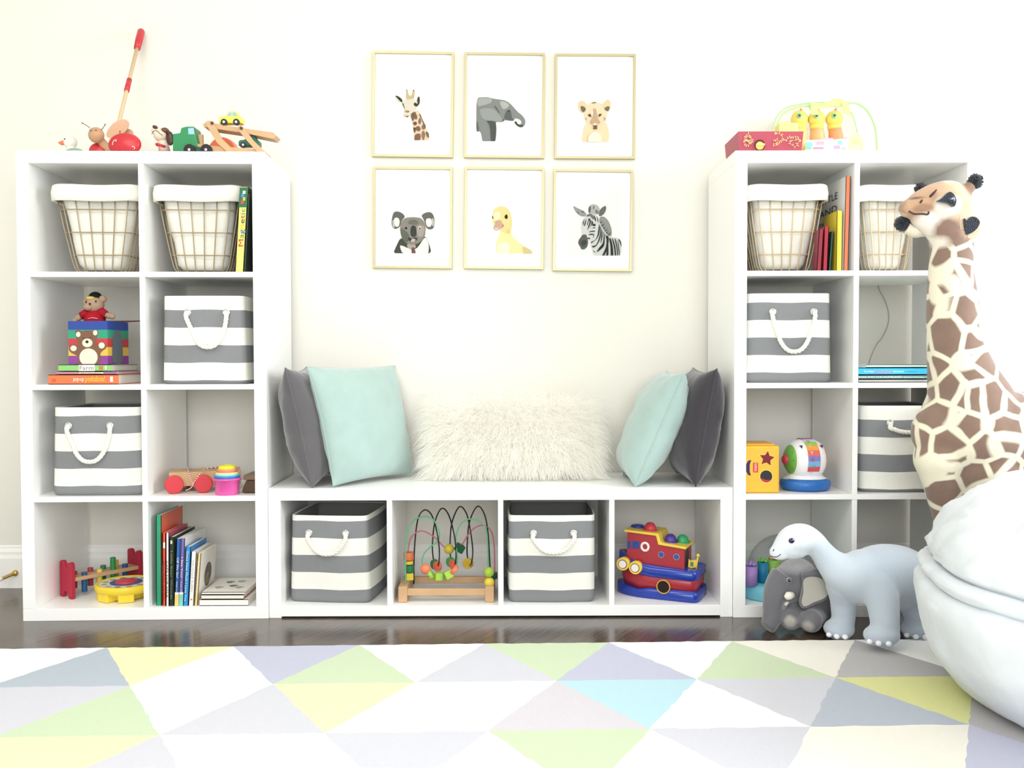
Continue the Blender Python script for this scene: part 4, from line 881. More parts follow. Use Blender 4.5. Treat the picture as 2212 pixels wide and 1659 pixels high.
for k in range(12):
    a = 2*PI*k/12; b.mat(pm(('#b58f86', '#8ea07c', '#93a6b8', '#c9a86a', '#6d6a66')[k % 5])); q = c+Vector((math.cos(a)*.066, math.sin(a)*.066, .0479)); b.poly([q+Vector((math.cos(g)*.011, math.sin(g)*.008, 0)) for g in [2*PI*i/8 for i in range(8)]])
b.build('picture_ring', t)
b = MB(); ring(b, pm('#2c56a0'), .0, .05, .049); b.mat(pm('#c43c48')).lathe([(.034, .049), (.032, .054), (.012, .058), (0, .058)], c, seg=32); b.build('dial', t)
# row of upright books
zf = ZS[0]
def ubook(label, bl, br, tl, tr, Y, d, spine, cover, words=(), **k):
    a, b_, c_ = P(bl, 1298, Y), P(br, 1298, Y), P(tl[0], tl[1], Y); a.z = b_.z = zf; x_ = c_-a
    return book(label, a, Vector((x_.x, 0, x_.z)), Vector(((b_-a).x, 0, 0)), (0, d, 0), cover, spine, words=words, **k)
W_ = pm('#f7f4ee')
Yb = LYd(-.95)+.02
g1 = ubook('tallest book of the row, green spine and orange-red cover with white title', 337.5, 349, (337, 1113), 0, Yb, .19, '#2f9a72', '#dd6a48', boards=('#2f9a72', '#d85f40'))
b = MB(); sl = P(337, 1113, Yb)-P(337.5, 1298, Yb); cx_ = P(349, 1298, Yb).x+.0008+sl.x/sl.z*.2
letters(b, 'Go, Dog. Go!', W_, (cx_, Yb+.02, .225), (0, 1, 0), (0, 0, 1), .028, .155, .0003); b.mat(WHT).poly([(cx_+.0003, Yb-.0, .045), (cx_+.0003, Yb+.035, .05), (cx_+.0003, Yb+.035, .17), (cx_+.0003, Yb, .165)]); b.build('cover_title', g1)
DK = pm('#7a2a20')
ubook('thin red-orange book second from the left in the row', 351, 358, (351, 1151), 0, Yb-.004, .16, '#e4503a', '#d8453a', words=[('Open Wide and Snap', DK, .62, .2, .5, .55, -1)], labelbox=[('#f4ece0', .79, .87, .2, .8)])
ubook('thin white book beside the thin red-orange one', 358.6, 365, (358.5, 1151), 0, Yb-.004, .17, '#f5f2ee', '#a83a58', words=[('CAPS FOR SALE', pm('#3a4048'), .62, .25, .45, .5, -1)])
ubook('dark green book in the middle of the upright row', 365.5, 376, (366, 1160), 0, Yb-.004, .19, '#22332a', '#2c4034', words=[('Little Bear Woods', pm('#8fa070'), .8, .3, .35, .7, -1)], labelbox=[('#d8cfa8', .9, .95, .2, .6)])
ubook('blue-spined book with white title leaning in the row', 377, 385.5, (381.5, 1164), 0, Yb-.002, .2, '#2c62b4', '#e6e6e4', words=[('Off We Go!', W_, .72, .25, .55, .3, -1), ('Eddy Long', W_, .36, .3, .3, .2, -1)], labelbox=[('#f2d07c', 0, .17, 0, 1), ('#f5f3ee', .17, .20, 0, 1)])
ubook('purple-spined book with white title right of the blue one', 386.5, 395, (391, 1163), 0, Yb-.001, .2, '#7466b8', '#e9e9e8', words=[('I See You!', W_, .72, .25, .5, .3, -1), ('Kate Day', W_, .36, .3, .3, .2, -1)], labelbox=[('#7fcfc4', 0, .17, 0, 1), ('#f5f3ee', .17, .20, 0, 1)])
ubook('sky-blue padded book right of the purple one', 395.5, 406.5, (401.5, 1181), 0, Yb-.002, .15, '#2f8ed0', '#2c7cc4', words=[('Guess How Much I Love You', W_, .93, .25, .4, .85, -1)])
ubook('white-spined book with faint grey lettering right of the sky-blue one', 407, 418, (413.5, 1192), 0, Yb-.002, .15, '#f4f1ec', '#e8e4e0', words=[('SNUGGLE PUPPY', pm('#b8b4b4'), .85, .25, .4, .6, -1)], labelbox=[('#d98a6a', .1, .13, .3, .7)])
g9 = ubook('rightmost upright book, yellow spine and white cover with an oval picture', 419.5, 426.5, (427.5, 1195), 0, Yb-.002, .155, '#f0cf80', '#ece6dc', words=[('BABY ANIMALS', W_, .85, .2, .6, .6, -1)], boards=('#e8dfce', '#efe9df'))
b = MB(); cx_ = P(426.5, 1298, Yb).x; sl = P(427.5, 1195, Yb)-P(419.5, 1298, Yb); q = lambda y, z: (cx_+.0007+(z+.02-zf)*sl.x/sl.z, Yb+y, z+.02)
b.mat(pm('#5a5048')).poly([q(.08+.034*math.cos(a), .10+.038*math.sin(a)) for a in [2*PI*k/20 for k in range(20)]]); b.mat(pm('#b8aa84')).poly([q(.08+.024*math.cos(a)+.0, .085+.02*math.sin(a)) for a in [2*PI*k/16 for k in range(16)]]); b.build('cover_picture', g9)
Yf_ = LYd(-.83)+.012
def fl2(label, u0, u1, z, th, d, cover, spine, **k):
    a, b_ = P(u0, 1290, Yf_).x, P(u1, 1290, Yf_).x; return book(label, (a, Yf_, z), (b_-a, 0, 0), (0, 0, th), (0, d, 0), cover, spine, **k)
fl2('cream board book lying flat at the bottom of the pair', 431, 536, zf, .020, .2, '#f1ece0', '#f3efe4')
fl2('cream board book with a red edge lying on the other flat one', 435, 526, zf+.0205, .014, .19, '#a8303c', '#efe9dc', boards=('#a8303c', '#efe9dc'))
tb = fl2('thin white picture book with animal sketches, topmost of the flat books', 436, 529, zf+.035, .008, .19, '#f0ece2', '#f3efe6')
b = MB(); a = P(436, 1290, Yf_).x
for k, (x, y) in enumerate(((.035, .06), (.075, .08), (.10, .06), (.05, .13), (.085, .14))): b.mat(pm(('#a8a49c', '#6b6a68')[k % 2])).poly([(a+x+math.cos(g)*.013*(1+.3*math.sin(3*g)), Yf_+y+math.sin(g)*.014, zf+.0434) for g in [2*PI*i/12 for i in range(12)]])
b.build('cover_picture', tb)
# ---------------------------------------------------------------- bead maze
Ym = .035; zf = ZS[0]
xa, xb = P(860, 1300, Ym).x, P(1067, 1300, Ym).x
t = thing('bead_maze', 'wooden bead maze with looping black, green and pink wires', 'toy', ((xa+xb)/2, Ym+.1, zf))
DM = .19
for x in (xa, xb-.028): MB().mat(WOOD).box(x, x+.028, Ym, Ym+DM, zf, zf+.05).build('side_block', t, bevel=.003)
for y in (Ym+.006, Ym+DM-.022): MB().mat(WOOD).box(xa+.026, xb-.026, y, y+.016, zf+.02, zf+.042).build('rail', t, bevel=.003)
def wire(col, pts, name='wire'):
    MB().mat(pm(col, .35)).tube(crom([P(u, v, y) for u, v, y in pts], 8, False), .0023, 8).build(name, t)
f_, m_, k_ = Ym+.03, Ym+.09, Ym+.155
zz = 5
wire('#18181a', [(894,1262,k_),(895,1190,k_),(902,1125,k_),(916,1102,m_),(932,1112,m_),(944,1150,f_),(949,1190,f_),(947,1221,f_),(941,1226,m_),(937,1212,m_+.02),(934,1180,k_),(939,1130,k_),(953,1099,m_),(968,1110,m_),(980,1150,f_),(985,1190,f_),(983,1219,f_),(978,1224,m_),(974,1210,k_),(972,1180,k_),(976,1130,k_),(992,1095,m_),(1007,1108,m_),(1015,1140,f_),(1021,1185,f_),(1019,1214,f_),(1014,1221,m_),(1010,1205,k_),(1009,1180,k_),(1014,1128,k_),(1031,1094,m_),(1046,1110,m_),(1054,1150,m_),(1058,1215,m_),(1060,1268,m_)])
wire('#5aa878', [(876,1270,f_),(877,1170,f_),(889,1130,f_),(914,1116,f_),(936,1123,f_),(949,1148,f_),(946,1168,f_),(930,1181,f_),(916,1196,f_),(912,1215,f_),(920,1233,f_),(940,1249,f_),(965,1248,f_),(983,1232,f_),(988,1205,f_),(984,1165,f_),(995,1132,f_),(1017,1121,f_),(1040,1130,f_),(1052,1155,f_),(1056,1270,f_)])
wire('#c0687c', [(882,1270,m_),(881,1200,m_),(888,1162,m_),(910,1147,m_),(938,1160,m_),(960,1182,m_),(975,1188,m_),(995,1180,m_),(1010,1157,m_),(1026,1140,m_),(1046,1135,m_),(1062,1150,m_),(1068,1190,m_),(1068,1270,m_)])
def bead(kind, col, u, v, Y, r, ang=0, h=None, tilt=(0, 0)):
    c = P(u, v, Y); b = MB().mat(pm(col, .4))
    if kind == 'ball': b.ball(c, r)
    elif kind == 'cube':
        M_ = Matrix.Translation(c) @ Matrix.Rotation(math.radians(ang), 4, 'Y') @ Matrix.Rotation(.4, 4, 'Z'); b.box(-r, r, -r, r, -(h or r), (h or r), M_)
    elif kind == 'drum':
        a = math.radians(ang); ax = Vector((math.sin(a), tilt[0], math.cos(a))).normalized(); b.cyl(c-ax*(h or r)/2, c+ax*(h or r)/2, r, seg=24)
    b.build('bead', t, bevel=.0015 if kind != 'ball' else 0)
bead('drum', '#e07a50', 883, 1201, m_, .0165, 0, .025); bead('drum', '#e6c848', 884, 1215, m_, .0135, 0, .011); bead('drum', '#2f7a4c', 885, 1228, m_, .0145, 0, .022); bead('cube', '#e6d84c', 884, 1245, m_, .0115, 0, .0115)
bead('ball', '#e8825c', 919, 1229, f_, .0165); bead('drum', '#9cc84c', 931, 1241, f_, .015, 60, .012); bead('cube', '#a6d050', 947, 1245, f_, .0115, 5); bead('cube', '#a6d050', 968, 1241, f_, .0125, -25); bead('drum', '#e87a58', 981, 1231, f_, .016, -48, .014)
bead('drum', '#2f7a4c', 939, 1219, m_+.01, .0165, 90, .01, (1.2, 0)); bead('drum', '#c8644c', 945, 1223, f_+.01, .0165, 90, .01, (1.2, 0)); bead('drum', '#4f9a5c', 973, 1214, m_+.01, .0165, 90, .01, (1.2, 0)); bead('drum', '#c8644c', 979, 1219, f_+.01, .0155, 90, .01, (1.2, 0)); bead('drum', '#c8a83c', 1011, 1217, m_, .017, 90, .014, (2, 0))
bead('ball', '#c8b43c', 970, 1186, m_, .0165); bead('cube', '#1f5a3c', 993, 1184, m_, .0125, 30); bead('ball', '#a8c848', 1056, 1236, f_, .0165); bead('ball', '#e6d04c', 1057, 1258, f_, .0165); bead('drum', '#1f5a3c', 1065, 1243, m_, .014, 0, .02)
# ---------------------------------------------------------------- toy boat
zf = ZS[0]; th_ = math.radians(24); xd = Vector((-math.cos(th_), math.sin(th_), 0)); yd = Vector((math.sin(th_), math.cos(th_), 0))
BO = P(1504, 1304, .012); BO.z = zf
t = thing('toy_tugboat', 'red, blue and yellow toy tugboat with coloured domes on its roof', 'toy boat', BO+xd*.13+yd*.07)
def B(x, y, z): return BO+xd*x+yd*y+Vector((0, 0, z))
def sidept(u, v, off=0.):                   # photo point on the near side of the boat -> local x, z
    p = PN(u, v, BO+yd*off, yd); r = p-BO; return r.dot(xd), p.z-zf
def plan(L, w_, x0, y0, nose=.45, n=10, rs=.02):   # outline of a hull seen from above: square stern, round bow
    out = [(x0, y0+rs), (x0+rs*.3, y0+rs*.3), (x0+rs, y0)]
    for k in range(n+1):
        a = -PI/2+PI*k/n; out.append((x0+L*(1-nose)+math.cos(a)*L*nose, y0+w_/2+math.sin(a)*w_/2))
    out += [(x0+rs, y0+w_), (x0+rs*.3, y0+w_-rs*.3), (x0, y0+w_-rs)]
    return out
BLUE = pm('#1d3aa0', .2, .6); BR_ = pm('#a82c38', .3, .5); BY = pm('#ecc94a', .3, .5)
LB, WB = .272, .155
def hull(mb, m_, levels, rise=0.):
    rings = []
    for (ins, z, up_) in levels:
        rings.append([B(x+ins*(1 if x < .05 else (-1 if x > .2 else 0)), y, z+up_*max(0, (x-.1)/.16)**2) for x, y in plan(LB-2*ins if False else LB-ins, WB-2*ins, 0, ins)])
    mb.mat(m_); loft(mb, rings, close_bottom=True, close_top=True, smooth=True); return mb
b = MB(); rings = []
for z, ins in ((0, .004), (.004, 0), (.018, 0), (.03, .003)): rings.append([B(x, y, z+(.006*math.sin(x*95) if z == .03 else 0)) for x, y in plan(LB+.012, WB+.0-2*ins, -.004, ins)])
b.mat(BLUE); loft(b, rings, close_bottom=True, close_top=True); b.build('water_base', t)
b = MB(); hull(b, BR_, ((.008, .026, 0), (.004, .05, .008), (.003, .078, .02))); b.build('hull', t)
b = MB(); hull(b, BLUE, ((.003, .068, .022), (-.001, .072, .024), (-.001, .096, .034), (.004, .099, .034))); b.build('deck', t)
# cabin: stepped block
x0c, x1c = .045, .235; yc0, yc1 = .022, .128
b = MB().mat(BR_).prism([B(x, yc0, z) for x, z in ((x0c, .095), (x1c, .10), (x1c-.004, .205), (.135, .20), (.13, .172), (x0c, .166))], yd*(yc1-yc0)); b.build('cabin', t, bevel=.003)
b = MB().mat(BY); b.prism([B(x, yc0-.006, z) for x, z in ((x0c-.008, .164), (.128, .172), (.135, .20), (x1c+.006, .206), (x1c+.006, .214), (.128, .208), (.118, .180), (x0c-.008, .172))], yd*(yc1-yc0+.012)); b.build('roof', t, bevel=.003)
for (x, y, z, c_) in ((.165, .06, .210, '#c43844'), (.098, .06, .177, '#45308c'), (.064, .085, .173, '#2f9a64')):
    b = MB().mat(pm(c_, .3, .5)); b.lathe([(0, .026), (.009, .0245), (.016, .018), (.0195, .008), (.0205, .003), (.024, .002), (.024, -.001), (0, -.001)], B(x, y, z), seg=28); b.build('dome_button', t)
b = MB().mat(pm('#2b3f96', .3, .5)); b.lathe([(0, .008), (.018, .007), (.022, .004), (.022, -.001), (0, -.001)], B(.215, .085, .213), seg=28); b.build('roof_button', t)
def sd(mb, m_, pts, off, lift=.0006): mb.mat(m_).poly([B(x, off-lift, z) for x, z in pts])
def circ(u, v, ru, rv, off):
    x, z = sidept(u, v, off); s = 1/680; return [(x+math.cos(a)*ru*s, z+math.sin(a)*rv*s) for a in [2*PI*k/28 for k in range(28)]]
DARK = pm('#241012'); WB_ = pm('#f0e4e0')
def cbox(u, v): return 1060+u/4.096, 1040+v/4.096
x, z = sidept(*cbox(1528, 932), 0); ang_ = [2*PI*k/28 for k in range(28)]
b = MB().mat(pm('#c9a24a')).tube([B(x+math.cos(a)*.021, -.001, z+math.sin(a)*.021) for a in ang_], .0022, 8, closed=True); b.build('port_ring', t)
b = MB(); sd(b, DARK, [(x+math.cos(a)*.020, z+math.sin(a)*.020) for a in ang_], .0, .002); b.build('port_opening', t)
for (cu, cv) in ((1167, 732), (1277, 765)):
    x, z = sidept(*cbox(cu, cv), -.012); b = MB(); ctr = B(x, -.006, z); b.mat(BY).cyl(ctr+yd*.02, ctr-yd*.006, .0205, seg=32); b.mat(WB_).cyl(ctr-yd*.004, ctr-yd*.0085, .0125, seg=28); b.mat(pm('#3a4a3a')).tube([ctr-yd*.0065+xd*math.cos(a)*.0135+Vector((0, 0, math.sin(a)*.0135)) for a in ang_], .0012, 6, closed=True); b.build('bow_light', t)
for (cu, cv) in ((1509, 648), (1643, 668)):
    x, z = sidept(*cbox(cu, cv), yc0); b = MB().mat(pm('#b08a88')).tube([B(x+math.cos(a)*.0095, yc0-.001, z+math.sin(a)*.0095) for a in ang_], .0013, 6, closed=True); sd(b, pm('#2c56a4'), [(x+math.cos(a)*.0085, z+math.sin(a)*.0085) for a in ang_], yc0, .001); b.build('porthole', t)
x, z = sidept(*cbox(1367, 577), yc0); b = MB().mat(WB_).tube([B(x+math.cos(a)*.0115, yc0-.002, z+math.sin(a)*.0125) for a in ang_], .0042, 10, closed=True); b.build('lifebuoy', t)
b = MB()
for (u0, u1) in ((1254, 1314), (1212, 1240)):
    a_ = sidept(*cbox(u0, 525), yc0); c_ = sidept(*cbox(u1, 595), yc0); sd(b, pm('#1f4a94'), [(a_[0], a_[1]), (c_[0], a_[1]), (c_[0], c_[1]), (a_[0], c_[1])], yc0, .0008)
b.build('cabin_window', t)
b = MB().mat(DARK).poly([B(x0c-.0006, yc0+.02+y, z) for y, z in ((0, .1), (.05, .1), (.05, .14), (.042, .152), (.025, .158), (.008, .152), (0, .14))]); b.build('stern_door', t)
fp_ = P(1514, 1235, BO.y+.05); b = MB().mat(BY); pole = [B(.012, .05, .096), B(.01, .05, .118), B(.006, .05, .142)]; b.tube(pole, .0028, 10); b.ball(pole[2], .006, 12, 8)
b.prism([B(x, .049, z) for x, z in ((.012, .104), (.012, .128), (.030, .124), (.036, .128), (.038, .102), (.028, .1))], yd*.004); b.mat(pm('#4f8a6c')).prism([B(x, .0475, z) for x, z in ((.02, .106), (.02, .12), (.03, .12), (.03, .106))], yd*.001); b.build('stern_flag', t)
# ---------------------------------------------------------------- top of the right tower
Yn = .05; tl, trr, fl_ = P(1595, 284, Yn), P(1736, 283, Yn), P(1561, 313, .237)
x0, x1, zt = tl.x, trr.x, tl.z; yb_ = .237
t = thing('wooden_tray_box', 'dark red wooden box with gold vine ornament and a round peg hole', 'box', ((x0+x1)/2, .14, ZT))
mr = mat('maroon_lacquered_wood', '#b04a5a', .45, .35, vary=(8, .1))
fx = .006
b = MB().mat(mr)
def wall4(mb, a, c, ztop, inset, th):      # one flared wall from a to c
    pass
out_t = [(x0, Yn), (x1, Yn), (x1, yb_), (x0, yb_)]; out_b = [(x0+fx, Yn+fx), (x1-fx, Yn+fx), (x1-fx, yb_-fx), (x0+fx, yb_-fx)]
inn = [(x0+.009, Yn+.009), (x1-.009, Yn+.009), (x1-.009, yb_-.009), (x0+.009, yb_-.009)]
loft(b, [[Vector((x, y, z)) for x, y in o] for o, z in ((out_b, ZT), (out_t, zt), (inn, zt), (inn, ZT+.01))], close_bottom=True, close_top=True, smooth=False); b.build('box', t)
hc = P(1641.5, 313, Yn); b = MB(); disc(b, pm('#5a1c26'), Vector((hc.x, Yn+.0015, hc.z)), (0, 1, 0), .0165, .004); b.build('peg_hole', t)
b = MB(); disc(b, pm('#e8c264'), Vector((hc.x-.001, Yn-.001, hc.z-.003)), (0, 1, 0), .0125, .006); b.mat(pm('#f6e08c')).box(hc.x-.012, hc.x+.014, Yn-.007, Yn-.003, hc.z-.003, hc.z+.003); b.build('peg', t)
b = MB().mat(pm('#e6c58a'))
def vine(pts, seed):
    r = random.Random(seed); q = crom([P(1550+u/6.144, 200+v/6.144, Yn-.0006) for u, v in pts], 5, False); b.tube(q, .0005, 5)
    for i in range(0, len(q), 2):
        a = r.uniform(0, 6.28); o = q[i]+Vector((math.cos(a)*.004, 0, math.sin(a)*.004)); b.poly([o+Vector((math.cos(a)*.0034*math.cos(g)-math.sin(a)*.0014*math.sin(g), 0, math.sin(a)*.0034*math.cos(g)+math.cos(a)*.0014*math.sin(g))) for g in [2*PI*k/8 for k in range(8)]])
vine([(350,600),(400,550),(450,600),(400,650),(360,610),(440,570)], 1); vine([(450,620),(430,680),(380,690),(360,650),(400,630),(450,690)], 2)
vine([(745,700),(800,690),(850,640),(920,620),(970,590)], 3); vine([(760,560),(800,545),(860,580),(830,640),(770,630),(790,690)], 4); vine([(990,590),(1040,580),(1080,620),(1060,690),(1010,715),(965,670),(1000,630),(1050,640)], 5)
b.build('gold_ornament', t)
def softbox(name, label, cat, u0, v0, u1, v1, Y, d, m_, z=None):
    a, c_ = P(u0, v1, Y), P(u1, v0, Y); b = MB().mat(m_).box(a.x, c_.x, Y, Y+d, z if z is not None else a.z, c_.z)
    return tag(b.build(name, bevel=.006), label, cat)
t = softbox('plastic_block', 'pale yellow plastic block standing in the dark red box', 'toy', 1682, 264, 1726, 300, .125, .055, pm('#f3e88e', .3), ZT+.0305)
# clear bag with three yellow figures
def figure(label, u, v, Y, lean, body, gr='yellow toy figures in the clear bag'):
    h = P(u, v, Y); t = thing('toy_figure', label, 'toy figure', (h.x+lean*.05, Y, ZT+.003), gr)
    ym = pm('#f5e070', .35); b = MB().mat(ym); b.ball(h, (.029, .027, .028)); b.tube([h+Vector((0, 0, -.02)), h+Vector((lean*.01, 0, -.035))], [.024, .022], 20); b.build('head', t)
    b = MB().mat(pm(body, .4)); b.tube([h+Vector((lean*.01, 0, -.03)), h+Vector((lean*.03, 0, -.055)), Vector((h.x+lean*.05, Y, ZT+.03)), Vector((h.x+lean*.05, Y, ZT+.004))], [.021, .024, .031, .029], 22); b.build('body', t)
    e = MB().mat(pm('#9ccf9c', .3)); e.ball(h+Vector((-.008, -.025, .004)), (.010, .006, .009)); e.mat(pm('#2d5a5c', .2)).ball(h+Vector((-.009, -.030, .004)), (.0045, .0025, .0045)); e.build('eye', t)
    b = MB().mat(pm('#e8a070', .4)); b.tube([h+Vector((.004, 0, .024)), h+Vector((.005, 0, .034))], [.006, .003], 10); b.build('tuft', t); return t
figure('yellow toy figure on the left inside the clear bag, partly behind the yellow block', 1727, 257, .30, 0, '#f3cf7c')
figure('yellow and orange toy figure in the middle of the clear bag', 1764, 257, .297, .1, '#f0b47c')
figure('yellow and orange toy figure on the right inside the clear bag', 1802, 257, .30, .2, '#eda070')
t = thing('clear_toy_bag', 'clear plastic bag with green handle and piping, next to the dark red box', 'bag', (P(1790, 300, .29).x, .29, ZT))
gp = mat('lime_green_plastic', '#b6e6a0', .4, .4); cl = glassy('clear_bag_plastic', '#fafcf8', .5)
prof = [(1666, 330), (1669, 285), (1677, 255), (1697, 233), (1735, 224), (1780, 221), (1820, 226), (1840, 245), (1850, 275), (1862, 330)]
q0 = crom([P(u, v, .247) for u, v in prof], 4, False); q1 = [p+Vector((0, .10, -.004)) for p in q0]
for q in (q0, q1):
    for p in q: p.z = max(p.z, ZT+.002)
b = MB().mat(cl); o = 0; n = len(q0); b.add(q0+q1, [(i, i+1, n+i+1, n+i) for i in range(n-1)], True); b.build('bag_shell', t)
MB().mat(gp).tube(q0, .0022, 8).build('piping', t)
MB().mat(gp).tube(crom([P(u, v, .243) for u, v in ((1673, 300), (1684, 258), (1706, 237), (1745, 228), (1790, 226), (1830, 222), (1856, 225), (1878, 245), (1892, 280), (1896, 332))], 6, False), [.0028]*18+[.0045]*37, 10).build('handle_loop', t)
b = MB(); PR(b, mat('bright_green_strap', '#c4f08a', .5, .3), [(1752, 226), (1780, 222), (1800, 214), (1815, 213), (1832, 224), (1820, 229), (1785, 231), (1752, 236)], .238, .242, 3); b.build('handle_strap', t)
for q in ([(1751, 222), (1767, 222), (1768, 248), (1752, 248)], [(1818, 222), (1834, 225), (1838, 245), (1822, 243)]):
    b = MB(); PR(b, mat('bright_green_strap', '#c4f08a'), q, .234, .236); b.build('strap_tab', t)
b = MB().mat(pm('#f6f0f2', .4)); a, c_ = P(1735, 298, .240), P(1832, 292, .240)
b.hexa([Vector((a.x, .240, ZT+.002)), Vector((c_.x, .240, ZT+.002)), Vector((c_.x, .242, ZT+.002)), Vector((a.x, .242, ZT+.002))], [Vector((a.x+.01, .240, ZT+.088)), Vector((c_.x, .240, ZT+.092)), Vector((c_.x, .242, ZT+.092)), Vector((a.x+.01, .242, ZT+.088))])
for (u, v, w_, h_, c__) in ((1748, 312, 18, 10, '#8ecfd0'), (1746, 320, 16, 6, '#8cc89a'), (1772, 309, 20, 8, '#c9a8b8'), (1768, 320, 26, 5, '#d98ab0'), (1815, 308, 12, 10, '#8fc4e4'), (1808, 318, 16, 8, '#e89ac0'), (1790, 300, 24, 4, '#e8b0c8'), (1825, 298, 12, 3, '#e6a0a8'), (1822, 321, 10, 5, '#a8d8a0')):
    q = P(u, v, .2392); b.mat(pm(c__)).poly([q+Vector((dx*w_/1380, 0, dz*h_/1380)) for dx, dz in ((-1, -1), (1, -1), (.8, 1), (-.9, 1))])
b.build('printed_band', t)
b = MB(); ctr = P(1850, 322, .234); b.mat(pm('#f7efa4')).prism([ctr+Vector((math.cos(a)*.026, 0, math.sin(a)*.054)) for a in [PI*k/16 for k in range(17)]], (0, .002, 0))
for k, s_ in enumerate(('Press on', 'the back to', 'hear me')): letters(b, s_, pm('#b8963c'), ctr+Vector((-.014, -.0008, .032-.007*k)), (1, 0, 0), (0, 0, 1), .0038, .026)
b.build('round_tag', t)
# ---------------------------------------------------------------- right tower cubes
def vb(label, bl, br, tl, Y, d, spine, cover, zz=ZS[3], **k):
    a, b_, c_ = P(bl, 584, Y), P(br, 584, Y), P(tl[0], tl[1], Y); a.z = zz; x_ = c_-a
    return book(label, a, Vector((x_.x, 0, x_.z)), Vector(((b_-a).x, 0, 0)), (0, d, 0), cover, spine, **k)
bo = vb('tall orange-spined picture book with white cover at the right of the top cube', 1822, 1832, (1827.5, 380), .012, .25, '#f58560', '#f0efec', boards=('#f0efec', '#f3ece6'))
b = MB(); cx_ = P(1822, 584, .012).x; sl = P(1827.5, 380, .012)-P(1822, 584, .012)
for k, (s_, z_) in enumerate((('LITTLE', .235), ('AND', .195), ('SMALL', .155))):
    letters(b, s_, pm('#3c4a54'), (cx_+z_*sl.x/sl.z-.0012, .25, ZS[3]+z_), (0, -1, 0), (0, 0, 1), .022, .17, .0004)
b.build('cover_title', bo)
vb('yellow book with colourful squares on its side, left of the tall orange one', 1806, 1817, (1808, 455), .02, .12, '#f4de50', '#ecd24a', labelbox=[('#f7e468', .0, .99, .5, 1)])
vb('thin dark green book between the red and the yellow book', 1789.5, 1795, (1795.5, 500), .03, .12, '#2a5a52', '#3a5a50')
vb('bright red book second from the wire basket', 1777, 1787, (1781, 489), .02, .09, '#b02c40', '#a02838')
vb('maroon book leaning right beside the wire basket', 1764, 1774, (1769.5, 495), .006, .04, '#8f2c3c', '#82283a')
zb = ZS[2]
def fr_(label, u0, u1, z, th, Y, d, cover, spine, **k):
    a, b_ = P(u0, 800, Y), P(u1, 800, Y); return book(label, (a.x, Y, z), (b_.x-a.x, 0, 0), (0, 0, th), (0, d, 0), cover, spine, **k)
fr_('light grey book at the bottom of the stack beside the toy giraffe', 1855, 2012, zb, .010, .02, .25, '#c9c6c2', '#d4d1cc')
fr_('teal-grey storybook with white serif title, second from the bottom of its stack', 1853, 2006, zb+.0105, .0125, .012, .25, '#6f9a9c', '#7fa8aa', words=[('MAKE WAY FOR DUCKLINGS', WM, .0, .28, .45, .62, 1), ('by Robert McCloskey', WM, .65, .3, .3, .28, 1)])
fr_('bright blue storybook with pink lettering in the middle of the stack', 1853, 2010, zb+.0235, .022, .014, .24, '#3aa0d4', '#48bfe8', words=[('The Hidden', WM, .08, .35, .26, .14, 1), ('Paddington', pm('#e68ac0'), .225, .25, .45, .25, 1), ('Storybook', WM, .49, .35, .26, .14, 1), ('Michael Bond', pm('#2c6a9c'), .68, .42, .14, .13, 1)])
fr_('thin pale green booklet on top of the storybook stack', 1871, 2008, zb+.046, .0095, .03, .2, '#cfe6cc', '#d4ecd6')
pts = crom([P(u, v, WY-.004) for u, v in ((1893, 600), (1899, 625), (1912, 650), (1920, 680), (1917, 705), (1905, 730), (1893, 745), (1880, 775), (1876, 800), (1874, 840))], 5, False)
tag(MB().mat(pm('#a8aca8')).tube(pts, .0014, 6).build('hanging_cord'), 'thin grey cord hanging down the wall behind the storybook stack', 'cord')
# shape sorter
zs1 = ZS[1]; xr = P(1684, 1000, .02).x; xl = XRU+.004+T2+.004; s_ = xr-xl; zt1 = P(1650, 963.5, .02).z
t = thing('shape_sorter', 'yellow shape-sorting cube with star, moon and circle holes', 'toy', ((xl+xr)/2, .08, zs1))
hs = zt1-zs1; ysm = pm('#f0b83a', .35, .5)
MB().mat(ysm).box(xl, xr, .02, .02+s_, zs1, zs1+hs).build('cube_body', t, bevel=.006)
MB().mat(pm('#e8a838', .4)).box(xl+.004, xr-.012, .026, .14, zs1+hs, zs1+hs+.006).build('lid', t, bevel=.003)
def face(pts, m_, lift, name, n=0):
    b = MB().mat(m_); b.poly([Vector((P(u, v, .02).x, .02-lift, P(u, v, .02).z)) for u, v in pts]); return b.build(name, t)
rimm = pm('#f8d070')
st = [(1656.5+math.cos(math.radians(-90+36*k+8))*(17 if k % 2 == 0 else 8.5), 990.5+math.sin(math.radians(-90+36*k+8))*(17 if k % 2 == 0 else 8.5)) for k in range(10)]
def grow(p, c, f): return [(c[0]+(x-c[0])*f, c[1]+(y-c[1])*f) for x, y in p]
face(grow(st, (1656.5, 990.5), 1.16), rimm, .0004, 'hole_rim'); face(st, pm('#7c1e24'), .0008, 'star_hole')
ci = [(1655+13*math.cos(a), 1029+13*math.sin(a)) for a in [2*PI*k/28 for k in range(28)]]
face(grow(ci, (1655, 1029), 1.13), rimm, .0004, 'hole_rim'); face(ci, pm('#2c2a2c'), .0008, 'circle_hole'); face([(1644, 1033), (1655, 1037), (1664, 1036), (1660, 1040), (1652, 1041.5), (1646, 1038)], pm('#c43440'), .0012, 'block_inside')
mo = [(1623, 993), (1616, 995), (1611.5, 1003), (1610, 1010), (1611.5, 1018), (1616, 1026), (1622, 1028), (1619.5, 1018), (1619.5, 1003)]
face(grow(mo, (1616, 1010), 1.1), rimm, .0004, 'hole_rim'); face(mo, pm('#3a2050'), .0008, 'moon_hole')
